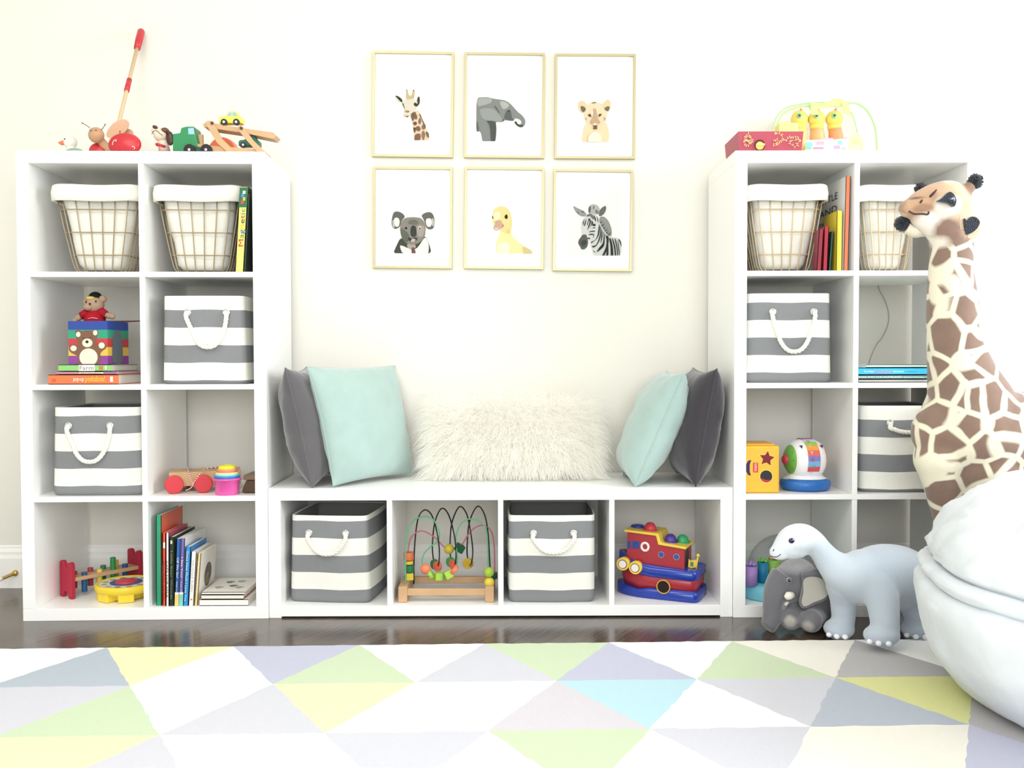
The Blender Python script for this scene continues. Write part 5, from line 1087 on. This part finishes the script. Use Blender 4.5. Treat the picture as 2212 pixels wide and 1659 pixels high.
face([(1626.5, 999.5), (1637.5, 999.5), (1637.5, 1020.5), (1626.5, 1020.5)], pm('#d63c3c'), .0006, 'logo_panel')
b = MB(); p_ = P(1629.5, 1001, .02); letters(b, 'PLAYSKOOL', W_, (p_.x, .019, p_.z), (0, 0, -1), (1, 0, 0), .0075, .0255, .0003); b.build('logo_lettering', t)
# alphabet drum toy
c = P(1739, 1050, .10); c.z = zs1
t = thing('alphabet_drum_toy', 'white alphabet drum toy with green end on a blue base', 'toy', c)
MB().mat(mat('blue_toy_plastic', '#2468b4', .35, .5, bump=(60, .3, .003))).lathe([(0, .0), (.066, 0), (.077, .006), (.081, .018), (.079, .03), (.068, .038), (0, .038)], c, seg=48, sy=.85).build('base', t)
wp = pm('#f1f0f2', .3, .5); ax = Vector((-.99, -.13, 0)); Rm = Matrix.Rotation(math.atan2(ax.y, ax.x), 3, 'Z') @ Matrix.Rotation(PI/2, 3, 'Y'); dc = c+Vector((0, 0, .098))
b = MB().mat(wp); b.lathe([(0, .052), (.046, .05), (.056, .042), (.064, .026), (.067, .0), (.064, -.026), (.056, -.042), (.046, -.05), (0, -.052)], dc, Rm, 44); b.lathe([(.072, .036), (.06, .042), (.05, .052), (.047, .065), (.047, .08)], c, None, 40, 1, .8); b.build('body', t)
MB().mat(pm('#6aa84a', .35)).lathe([(.0485, .044), (.046, .052), (.034, .061), (.018, .065), (0, .066)], dc, Rm, 36).build('green_end', t)
MB().mat(pm('#b83a4c', .35)).lathe([(.017, .062), (.016, .071), (.01, .076), (0, .077)], dc, Rm, 28).build('red_button', t)
MB().mat(pm('#e89a54', .35)).lathe([(.047, -.045), (.04, -.056), (0, -.062)], dc, Rm, 36).build('orange_end', t)
b = MB(); bc = ['#d8565c', '#7fb4d8', '#8c78b8', '#e06a5c', '#efa04c', '#9cc45c', '#c9d4e8', '#b05a8c', '#d0b48c']
for k in range(13):
    a0, a1 = math.radians(60+15*k), math.radians(60+15*(k+1)); b.mat(pm(bc[k % 9], .35)); pts = []
    for a, z in ((a0, -.02), (a0, .02), (a1, .02), (a1, -.02)): pts.append(dc+Rm @ Vector((math.cos(a)*.0676, math.sin(a)*.0676, z)))
    b.add(pts, [(0, 1, 2, 3)], False)
b.build('letter_band', t)
view = (CAM-dc); view.z = 0; vdir = (view-ax*view.dot(ax)).normalized(); b = MB()
for k, (ch, ang) in enumerate((('Q', 62), ('Z', 44), ('Y', 22), ('X', 4), ('W', -14), ('V', -34))):
    a = math.radians(ang); n_ = vdir*math.cos(a)+Vector((0, 0, math.sin(a))); xx = -ax; yy = n_.cross(xx); yy = yy if yy.z > 0 else -yy
    letters(b, ch, pm(('#c43c6c', '#e8e0a0', '#f4f0f4', '#a04a8c', '#5cb4b8', '#e8c4c8')[k]), dc+n_*.0685-xx*.012-yy*.005, xx, yy, .011)
b.build('letters', t)
b = MB()
for k in range(3):
    for sgn in (0, 1):
        a = math.radians(-40+40*k); 
        p0 = dc+ax*(.0535)+ (Vector((0, 0, 1))*math.sin(a)+vdir*math.cos(a))*(.030+.008*sgn); d_ = (Vector((0, 0, 1))*math.cos(a)-vdir*math.sin(a))
        b.mat(pm('#1e2a1c')).tube([p0-d_*.006, p0+ax*.003, p0+d_*.006], .0022, 6)
b.build('speaker_slots', t)
for sgn in (-1, 1):
    b = MB(); o = dc+ax*(.034*sgn*-1)+(vdir*.72+Vector((0, 0, .70)))*.063; e1_ = ax; e2_ = Vector((0, 0, .72))-vdir*.7
    b.mat(pm('#5a2438')).poly([o+e1_*.006+e2_*.006, o-e1_*.006+e2_*.006, o-e2_*.007]); b.build('arrow_mark', t)
# teal toy with clear dome, bottom cube
c = P(1665, 1280, .115); c.z = ZS[0]
t = thing('dome_toy', 'light blue toy with coloured cups and a clear dome, behind the plush elephant', 'toy', c)
MB().mat(pm('#7fd0e4', .35, .5)).lathe([(0, 0), (.095, 0), (.1, .006), (.097, .035), (.088, .045), (0, .048)], c, seg=48).build('base', t)
for (u, v0, v1, r, c1, c2, Y) in ((1622, 1222, 1262, .0205, '#a98ac8', '#a98ad4', .07), (1648, 1214, 1252, .0175, '#2c98c8', '#8cdc6c', .10), (1672, 1208, 1250, .02, '#9ccf5c', '#e8a84c', .11)):
    p0 = P(u, v1, Y); p1 = P(u, v0, Y); p0.z = c.z+.044; b = MB().mat(pm(c1, .35)).lathe([(0, 0), (r, 0), (r*1.02, p1.z-p0.z), (r*.85, p1.z-p0.z), (r*.8, p1.z-p0.z-.006), (0, p1.z-p0.z-.006)], p0, seg=28); b.build('cup', t)
    b = MB().mat(pm(c2, .35)); top_ = Vector((p0.x, Y, p1.z+.004))
    for k in range(5): a = 2*PI*k/5+.5; b.ball(top_+Vector((math.cos(a)*.01, math.sin(a)*.008, .003*(k % 2))), .0062, 12, 8)
    b.ball(top_+Vector((0, 0, .006)), .007, 12, 8); b.build('spinner', t)
MB().mat(glassy('clear_dome_plastic', '#f8fafa', .55)).ball(P(1690, 1232, .12), (.112, .10, .118), 48, 24, top=PI*.5).build('clear_dome', t)
MB().mat(pm('#d8564c')).ball(P(1720, 1213, .11), (.012, .01, .007)).build('red_knob', t)
# ---------------------------------------------------------------- plush animals and beanbag
def blobs(list_, origin, fuzz=.35):
    """build= hook: soft-edged colour patches laid over the base colour; list_ = (centre, radii, colour, edge)"""
    def f(nt, b, tc):
        src = b.inputs['Base Color'].links[0].from_socket if b.inputs['Base Color'].links else None
        col = b.inputs['Base Color'].default_value[:]; prev = src
        nz = nt.nodes.new('ShaderNodeTexNoise'); nz.inputs['Scale'].default_value = 60; nt.links.new(tc.outputs['Object'], nz.inputs['Vector'])
        for c, r, colr, edge in list_:
            r = (r, r, r) if not isinstance(r, (tuple, list)) else r
            s = nt.nodes.new('ShaderNodeVectorMath'); s.operation = 'SUBTRACT'; nt.links.new(tc.outputs['Object'], s.inputs[0]); s.inputs[1].default_value = tuple(Vector(c)-origin)
            d = nt.nodes.new('ShaderNodeVectorMath'); d.operation = 'DIVIDE'; nt.links.new(s.outputs[0], d.inputs[0]); d.inputs[1].default_value = r
            l = nt.nodes.new('ShaderNodeVectorMath'); l.operation = 'LENGTH'; nt.links.new(d.outputs[0], l.inputs[0])
            a = nt.nodes.new('ShaderNodeMath'); a.operation = 'MULTIPLY_ADD'; nt.links.new(nz.outputs[0], a.inputs[0]); a.inputs[1].default_value = fuzz; nt.links.new(l.outputs[1], a.inputs[2])
            m_ = nt.nodes.new('ShaderNodeMapRange'); m_.inputs[1].default_value = 1-edge+fuzz/2; m_.inputs[2].default_value = 1+edge+fuzz/2; m_.inputs[3].default_value = 1; m_.inputs[4].default_value = 0
            nt.links.new(a.outputs[0], m_.inputs[0]); x = nt.nodes.new('ShaderNodeMix'); x.data_type = 'RGBA'; nt.links.new(m_.outputs[0], x.inputs[0])
            if prev: nt.links.new(prev, x.inputs[6])
            else: x.inputs[6].default_value = col
            x.inputs[7].default_value = (*lin(colr), 1); prev = x.outputs[2]
        nt.links.new(prev, b.inputs['Base Color'])
    return f
def fuzzb(*hooks):
    def f(nt, b, tc):
        for h in hooks: h(nt, b, tc)
    return f
def st(b, pts, rs, seg=22, n=4):           # tube with a smoothly curving path and smoothly changing radius
    q = crom(pts, n, False); r4 = crom([Vector((x, 0, 0)) for x in rs], n, False); b.tube(q, [p.x for p in r4], seg)
# brachiosaurus
YD = lambda u: -.235-.0*(u)
def Q(u, v, Y): return P(u, v, Y)
t0 = Q(1880, 1330, -.25); t0.z = 0
t = thing('plush_dinosaur', 'pale blue-grey long-necked plush dinosaur on the floor at the rug edge', 'plush toy', t0)
b = MB()
st(b, [Q(1677, 1193, -.25), Q(1690, 1184, -.25), Q(1712, 1168, -.25), Q(1736, 1164, -.25), Q(1757, 1172, -.25), Q(1775, 1192, -.25), Q(1795, 1216, -.25), Q(1824, 1238, -.26), Q(1865, 1246, -.265), Q(1910, 1242, -.25), Q(1950, 1250, -.21), Q(1975, 1265, -.185)], [.020, .031, .043, .043, .035, .034, .043, .062, .078, .088, .090, .070], 28)
b.ball(Q(1713, 1180, -.25), (.052, .036, .036)); b.ball(Q(1677, 1193, -.25), .020); b.ball(Q(1684, 1196, -.25), (.028, .026, .018))
b.ball(Q(1865, 1246, -.265), .078); b.ball(Q(1950, 1250, -.21), .09); b.ball(Q(1975, 1265, -.185), .07)
legs = [((1890, 1262, -.30), (1908, 1305, -.335), (1912, 1350, -.36), (1912, 1380, -.365), .056, .044, .038, .038), ((1822, 1262, -.25), (1822, 1300, -.235), (1822, 1335, -.232), (1820, 1356, -.235), .05, .037, .033, .033), ((1975, 1280, -.22), (1985, 1325, -.24), (1990, 1360, -.24), (1990, 1375, -.24), .06, .045, .038, .036), ((1935, 1275, -.15), (1935, 1310, -.14), (1935, 1330, -.14), (1935, 1345, -.14), .05, .042, .038, .036)]
FEET = []
for a, c1, d1, e1, r0, r1, r2, r3 in legs:
    pts = [Q(*a), Q(*c1), Q(*d1), Q(*e1)]; pts[3].z = max(.045, pts[3].z); b.tube(pts, [r0, r1, r2, r3], 20); b.ball(pts[0], r0); f = pts[3].copy(); g_ = .025 if a[1] == 1262 and a[0] == 1890 else .005; b.ball(Vector((f.x-.012, f.y-.006, .028+g_)), (.050 if r0 > .052 else .044, .042, .029)); FEET.append((Vector((f.x-.012, f.y-.006, .028+g_)), .050 if r0 > .052 else .044)); b.box(f.x-.035, f.x+.015, f.y-.022, f.y+.018, g_, .025+g_)
org = WORG[t.name]
dm = mat('dinosaur_blue_plush', '#b7c1cd', .95, .05, sheen=.6, bump=(420, .5, .002), build=blobs([(Q(1690, 1180, -.25), (.13, .10, .10), '#e4e9f2', .35), (Q(1800, 1215, -.30), (.09, .08, .06), '#c6d0dc', .4)], org, .2))
b.build('body', t, m=dm, remesh=.0055, smoothit=3).data.materials[0] = dm
b = MB().mat(pm('#1c1a34', .15, .6)); ec = Q(1710, 1168, -.289); b.ball(ec, (.0085, .004, .0075)); b.mat(WHT).ball(ec+Vector((.003, -.004, .003)), .0017, 8, 6); b.build('eye', t)  # tiny white ball models a catchlight on the dark eye
b = MB().mat(pm('#3a3c46', .7, .1)); b.tube(crom([Q(1664, 1201, -.271), Q(1672, 1203, -.277), Q(1680, 1202, -.279), Q(1687, 1197, -.281)], 4, False), .0011, 6); b.build('mouth', t)
MB().mat(pm('#3a3c46', .7, .1)).tube([Q(1672, 1186, -.270), Q(1670, 1191, -.272)], .0013, 6).build('nostril', t)
for (c_, k_) in FEET[:3]:
    for a in (-150, -118, -86):
        a = math.radians(a); p = c_+Vector((math.cos(a)*k_*.93, math.sin(a)*.040, -.012)); MB().mat(pm('#e9ecf0', .6)).ball(p, (.0085, .008, .0075), 14, 10).build('toenail', t)
# elephant
t0 = Q(1715, 1340, -.11); t0.z = 0
t = thing('plush_elephant', 'grey plush elephant sitting under the neck of the plush dinosaur', 'plush toy', t0)
b = MB(); Ye = -.125
b.ball(Q(1715, 1256, Ye), (.066, .055, .060)); b.ball(Q(1722, 1238, Ye), (.055, .05, .045)); b.ball(Q(1700, 1270, Ye-.005), (.045, .042, .045))
st(b, [Q(1695, 1248, Ye-.01), Q(1679, 1268, Ye-.015), Q(1671, 1295, Ye-.02), Q(1668, 1322, Ye-.025), Q(1664, 1345, Ye-.03), Q(1656, 1356, Ye-.035)], [.046, .038, .032, .028, .0255, .023], 20)
bc = Q(1775, 1300, -.095); b.ball(bc, (.075, .062, .066)); b.ball(Q(1745, 1290, -.10), (.05, .045, .05))
for (u, v, Y, u2, v2, Y2, r) in ((1722, 1310, Ye, 1708, 1343, -.16, .027), (1770, 1325, -.12, 1752, 1352, -.185, .03), (1800, 1320, -.06, 1815, 1340, -.05, .03)):
    p = Q(u2, v2, Y2); p.z = max(p.z, r*1.12+.006); b.tube([Q(u, v, Y), p], [r*.95, r], 18); b.ball(p, r*1.12)
em = mat('elephant_grey_plush', '#737278', .95, .05, sheen=.7, bump=(420, .6, .002), vary=(30, .18), build=blobs([(Q(1705, 1345, -.19), (.022, .016, .022), '#b0aaa4', .3), (Q(1742, 1360, -.215), (.022, .018, .024), '#aea9a4', .3), (Q(1730, 1222, Ye), (.06, .06, .02), '#a5a3a6', .4)], WORG[t.name], .3))
b.build('body', t, remesh=.005, smoothit=3, m=em).data.materials[0] = em
def earpart(name, pts, Y, m_, th, dy=0):
    b = MB(); q = crom([P(u, v, Y) for u, v in pts], 3); b.mat(m_).prism(q, (0, th, 0), True); return b.build(name, t, bevel=.004)
earpart('ear', [(1733, 1238), (1752, 1232), (1772, 1230), (1792, 1250), (1797, 1275), (1785, 1296), (1760, 1307), (1737, 1316), (1728, 1303), (1732, 1280), (1735, 1258)], -.197, mat('elephant_grey_plush'), .014)
earpart('ear_lining', [(1737, 1252), (1760, 1246), (1785, 1256), (1792, 1276), (1782, 1292), (1758, 1302), (1739, 1311), (1732, 1301), (1736, 1280)], -.2005, mat('ear_beige_plush', '#b9b5ab', .95, .05, sheen=.6, bump=(420, .5, .002)), .004)
MB().mat(mat('tusk_white_felt', '#ece8dc', .9, .1)).tube([Q(1712, 1285, -.178), Q(1703, 1287, -.186), Q(1697, 1292, -.190)], [.010, .0125, .007], 14).build('tusk', t)
MB().mat(mat('tusk_white_felt')).tube([Q(1700, 1300, -.15), Q(1695, 1308, -.155)], [.008, .005], 12).build('tusk', t)
b = MB(); ec = Q(1705, 1254, -.1835); b.mat(pm('#8f8e92')).ball(ec+Vector((0, .003, 0)), (.0095, .004, .0095)); b.mat(pm('#121212', .1, .7)).ball(ec, (.0052, .004, .0052)); b.mat(WHT).ball(ec+Vector((.0015, -.004, .0018)), .0011, 8, 6); b.build('eye', t)  # last white speck is a highlight built onto the pupil
# giraffe
t0 = Vector((1.45, -.20, 0)); YG = -.205
t = thing('plush_giraffe', 'tall spotted plush giraffe with raised head standing behind the beanbag', 'plush toy', t0)
G_ = lambda u, v, dy=0: P(u, v, YG+dy)
b = MB()
st(b, [G_(2052, 505), G_(2056, 540), G_(2054, 590), G_(2057, 650), G_(2060, 710), G_(2068, 770), G_(2080, 820), G_(2094, 870), G_(2100, 920)], [.062, .058, .061, .069, .073, .082, .098, .122, .145], 28)
st(b, [G_(2092, 905), G_(2110, 940), G_(2170, 950, .01), G_(2250, 955, .03), G_(2330, 965, .04), G_(2380, 985, .05)], [.14, .15, .145, .14, .135, .12], 28)
b.ball(G_(2064, 935, -.01), (.125, .09, .11)); b.ball(G_(2150, 945, -.035), (.115, .085, .125)); b.ball(G_(2092, 905), .13); b.ball(G_(2380, 985, .05), .12)
def leg(pts, rs):
    b.tube(pts, rs, 20); b.ball(pts[0], rs[0])
def gnd(u, dy, z=.012): p = P(u, 1400, YG+dy); return Vector((p.x, p.y, z))
leg([G_(2032, 990, -.02), G_(2038, 1050, -.02), G_(2046, 1110, -.01), G_(2075, 1230, .02), gnd(2095, .03, .06)], [.075, .054, .042, .04, .042])
leg([G_(2135, 1010, -.05), G_(2140, 1080, -.04), G_(2150, 1150, .0), gnd(2170, .06, .06)], [.09, .066, .045, .042])
leg([G_(2340, 1020, .09), G_(2350, 1150, .1), gnd(2350, .11, .06)], [.085, .05, .042]); leg([G_(2350, 1020, .0), G_(2365, 1150, .02), gnd(2370, .05, .06)], [.085, .05, .042])
b.tube([G_(2395, 950, .06), G_(2425, 1050, .07), G_(2430, 1130, .07)], [.03, .012, .009], 12)
# head
st(b, [G_(1960, 451), G_(1973, 449), G_(1996, 441), G_(2024, 432), G_(2048, 434), G_(2062, 448)], [.026, .036, .044, .050, .058, .052], 26); b.ball(G_(1960, 451), (.024, .028, .026))
b.tube([G_(1972, 470), G_(1995, 478), G_(2025, 488), G_(2050, 500)], [.016, .028, .045, .058], 22); b.ball(G_(2050, 470), (.062, .055, .07)); b.ball(G_(2062, 448), .052)
b.tube([G_(2068, 430, -.02), G_(2084, 414, -.02), G_(2100, 400, -.02)], [.022, .018, .0165], 14)
b.tube([G_(2010, 425, .045), G_(1998, 416, .05), G_(1992, 411, .05)], [.018, .015, .014], 12)
og = WORG[t.name]
def giraffe_pattern(nt, b_, tc):
    n = nt.nodes.new('ShaderNodeTexNoise'); n.inputs['Scale'].default_value = 7; nt.links.new(tc.outputs['Object'], n.inputs['Vector'])
    s = nt.nodes.new('ShaderNodeVectorMath'); s.operation = 'SCALE'; s.inputs[3].default_value = .035; nt.links.new(n.outputs[1], s.inputs[0])
    a = nt.nodes.new('ShaderNodeVectorMath'); a.operation = 'ADD'; nt.links.new(tc.outputs['Object'], a.inputs[0]); nt.links.new(s.outputs[0], a.inputs[1])
    mp = nt.nodes.new('ShaderNodeMapping'); mp.inputs['Scale'].default_value = (1, .75, .95); nt.links.new(a.outputs[0], mp.inputs[0])
    v = nt.nodes.new('ShaderNodeTexVoronoi'); v.feature = 'DISTANCE_TO_EDGE'; v.inputs['Scale'].default_value = 13.5; v.inputs['Randomness'].default_value = .85; nt.links.new(mp.outputs[0], v.inputs['Vector'])
    r = nt.nodes.new('ShaderNodeMapRange'); r.inputs[1].default_value = .07; r.inputs[2].default_value = .125; nt.links.new(v.outputs[0], r.inputs[0])
    x = nt.nodes.new('ShaderNodeMix'); x.data_type = 'RGBA'; nt.links.new(r.outputs[0], x.inputs[0]); x.inputs[6].default_value = (*lin('#efe8d0'), 1)
    v2 = nt.nodes.new('ShaderNodeTexNoise'); v2.inputs['Scale'].default_value = 25; nt.links.new(tc.outputs['Object'], v2.inputs['Vector'])
    y = nt.nodes.new('ShaderNodeMix'); y.data_type = 'RGBA'; nt.links.new(v2.outputs[0], y.inputs[0]); y.inputs[6].default_value = (*lin('#80695e'), 1); y.inputs[7].default_value = (*lin('#957c6d'), 1)
    nt.links.new(y.outputs[2], x.inputs[7]); nt.links.new(x.outputs[2], b_.inputs['Base Color'])
fr = -.055
gm = mat('giraffe_spotted_plush', '#efe8d0', .95, .05, sheen=.4, bump=(900, .35, .002), build=fuzzb(giraffe_pattern, blobs([
  (G_(2015, 450), (.095, .12, .075), '#c9a486', .12), (G_(2058, 455), (.07, .12, .085), '#d8b89a', .15),
  (G_(2000, 492, fr), (.075, .09, .028), '#efe6d8', .25), (G_(2050, 442, fr), (.036, .05, .028), '#f3ece2', .2), (G_(2020, 470, fr), (.05, .06, .022), '#f1e8de', .25),
  (G_(2050, 500, fr), (.036, .05, .04), '#8f7468', .25), (G_(2020, 522, fr), (.04, .06, .02), '#efe6d6', .3),
  (G_(2000, 447, fr), (.026, .06, .012), '#b08a70', .3), (G_(1986, 424, fr), (.02, .06, .004), '#7a6258', .5), (G_(2090, 408, -.02), (.028, .03, .028), '#8f705e', .3)], og, .25)))
b.build('body', t, remesh=.0065, smoothit=3, m=gm).data.materials[0] = gm
darkf = mat('navy_black_plush_fur', '#252b38', .95, .1, sheen=.4, bump=(260, 1, .006))
def tuft(name, c, r, n=520, d0=(0, 0, 1), seed=0, L=.009):
    rr = random.Random(seed); m_ = MB().mat(darkf); m_.ball(c, r, 16, 12); rv = r if isinstance(r, tuple) else (r, r, r)
    for i in range(n):
        d = Vector((rr.gauss(0, 1), rr.gauss(0, 1), rr.gauss(0, 1))).normalized(); p = Vector(c)+Vector((d.x*rv[0], d.y*rv[1], d.z*rv[2]))*.95; e = (d+Vector(d0)*.7).normalized(); s = e.orthogonal().normalized()*.0014
        m_.add([p-s, p+s, p+e*rr.uniform(.5, 1)*L], [(0, 1, 2)], True)
    return m_.build(name, t)
tuft('horn_tip', G_(2106, 392, -.02), (.019, .018, .021), d0=(.5, 0, .8), seed=1); tuft('horn_tip', G_(1990, 408, .05), (.017, .015, .015), d0=(-.5, 0, .6), seed=2)
# ears
def leaf(name, pts, dy, th, m_, sm=4): 
    q = crom([G_(u, v, dy) for u, v in pts], sm); m2 = MB().mat(m_); m2.prism(q, (0, th, 0), True); return m2.build(name, t, bevel=.005)
crm = mat('giraffe_cream_plush', '#f0e6d2', .95, .05, sheen=.4, bump=(380, .5, .003)); tanm = mat('giraffe_tan_plush', '#d9bfa4', .95, .05, sheen=.4, bump=(380, .5, .003))
leaf('ear', [(2073, 466), (2080, 463), (2088, 470), (2100, 466), (2113, 468), (2120, 480), (2117, 497), (2110, 513), (2094, 516), (2080, 508), (2074, 490)], -.055, .02, tanm)
leaf('ear_lining', [(2083, 472), (2090, 476), (2098, 468), (2110, 470), (2117, 480), (2112, 492), (2104, 500), (2097, 504), (2088, 506), (2084, 490)], -.062, .008, darkf)
b = MB().mat(crm); b.tube(crom([G_(2010, 496, .03), G_(1990, 497, .03), G_(1972, 497, .03), (G_(1958, 492, .03))], 3, False), [.02]*4+[.022]*3+[.018]*3, 14); b.build('ear', t)
tuft('ear_tip', G_(1950, 483, .03), (.022, .016, .021), d0=(-.4, 0, -.3), seed=3, L=.008)
b = MB().mat(pm('#1f2b38', .25, .6)); q = crom([G_(u, v, -.066) for u, v in ((2026, 434), (2036, 428), (2044, 420), (2052, 414), (2061, 420), (2066, 432), (2062, 446), (2052, 440), (2040, 437))], 3); b.prism(q, (0, .012, 0)); b.ball(G_(2054, 431, -.062), (.013, .01, .014)); b.mat(WHT).ball(G_(2057, 429, -.0735), .0022, 8, 6); b.build('eye', t)  # glint on the eye put in as a small white ball
MB().mat(pm('#5a4a48', .8, .1)).tube(crom([G_(1963, 456, -.035), G_(1975, 462, -.04), G_(1992, 462, -.045), G_(2004, 463, -.05), G_(2006, 457, -.055)], 4, False), .0028, 8).build('mouth', t)
MB().mat(pm('#55443e', .8, .1)).tube([G_(1988, 438, -.05), G_(1992, 432, -.05)], .003, 8).build('nostril', t)
MB().mat(pm('#4a3c3c', .8, .1)).tube([G_(2009, 425, -.054), G_(2016, 418, -.052), G_(2023, 410, -.048)], [.003, .004, .002], 8).build('brow_mark', t)
for (u, dy) in ((2095, .03), (2170, .06), (2350, .11), (2370, .05)):
    p = gnd(u, dy, 0); MB().mat(pm('#5a463c', .9, .1)).lathe([(0, 0), (.05, 0), (.052, .02), (.046, .06), (0, .06)], p, seg=24).build('hoof', t)
# beanbag
BC = Vector((1.435, -.83, 0)); bag = mat('white_cotton_beanbag', '#dfe4e9', .9, .1, sheen=.2, bump=(7, .35, .03), vary=(3, .04))
t = thing('beanbag_chair', 'large white beanbag chair at the right edge of the rug', 'beanbag chair', BC)
prof = [(.0, .012), (.26, .012), (.315, .016), (.36, .035), (.402, .08), (.434, .135), (.455, .19), (.466, .235), (.468, .258), (.460, .272), (.446, .277)]
prof2 = [(.446, .277), (.456, .284), (.461, .296), (.455, .307), (.436, .312), (.42, .311)]
prof3 = [(.418, .308), (.436, .322), (.436, .342), (.424, .376), (.392, .42), (.34, .462), (.27, .492), (.18, .515), (.09, .525), (0, .528)]
def bagpart(name, pr, amp, seed):
    q = [pr[0]]; 
    for a, c_ in zip(pr[:-1], pr[1:]):
        for k in (1, 2, 3): q.append((a[0]+(c_[0]-a[0])*k/3, a[1]+(c_[1]-a[1])*k/3))
    m_ = MB().mat(bag); S_ = 120; rings = []
    for r, z in q:
        row = []
        for k in range(S_):
            a = 2*PI*k/S_; n1 = noise.noise(Vector((math.cos(a)*1.8+seed, math.sin(a)*1.8, z*4)))*amp; n2 = noise.noise(Vector((math.cos(a)*7, math.sin(a)*7, z*3+seed)))*amp*.35
            fold = noise.noise(Vector((math.cos(a)*2.4+z*5, math.sin(a)*2.4-z*3, z*13+seed)))*.012 + (1-abs(noise.noise(Vector((math.cos(a)*4.5+z*9, math.sin(a)*4.5+z*6, z*5)))))**7*.014*(1 if name == 'seat_top' else .45); n2 += fold/max(r, .15)*min(1, r*4)
            tilt_ = .022*math.cos(a-2.4)*(1 if z > .2 else z/.2)
            rr_ = r*(1+n1+n2); row.append(BC+Vector((math.cos(a)*rr_, math.sin(a)*rr_, max(.012, z+tilt_+(n2*.25 if z > .03 else 0)))))
        rings.append(row)
    loft(m_, rings); return m_.build(name, t)
bagpart('body', prof, .05, 1.0); bagpart('rim_fold', prof2, .05, 1.0); bagpart('seat_top', prof3, .055, 1.0)
# brass spring door stop on the baseboard
p = P(33, 1238, WY-.014); o = Vector((p.x, WY-.013, p.z))
t = thing('door_stop', 'small brass spring door stop with a white tip on the baseboard', 'door stop', o)
br_ = mat('brass_metal', '#c9a860', .3, .5, .8)
MB().mat(br_).lathe([(0, 0), (.011, 0), (.010, .006), (.006, .01), (0, .01)], o, Matrix.Rotation(PI/2, 3, 'X'), 20).build('base', t)
e = o+Vector((-.016, -.06, -.006)); m_ = MB().mat(br_); L_ = e-o; ax_ = L_.normalized(); u_ = ax_.orthogonal().normalized(); w_ = ax_.cross(u_)
m_.tube([o+L_*(k/200)+(u_*math.cos(k*.75)+w_*math.sin(k*.75))*.0052 for k in range(10, 200)], .0009, 6); m_.build('spring', t)
MB().mat(pm('#f0eee8', .5)).tube([e, e+ax_*.012], [.0068, .006], 16).build('rubber_tip', t)
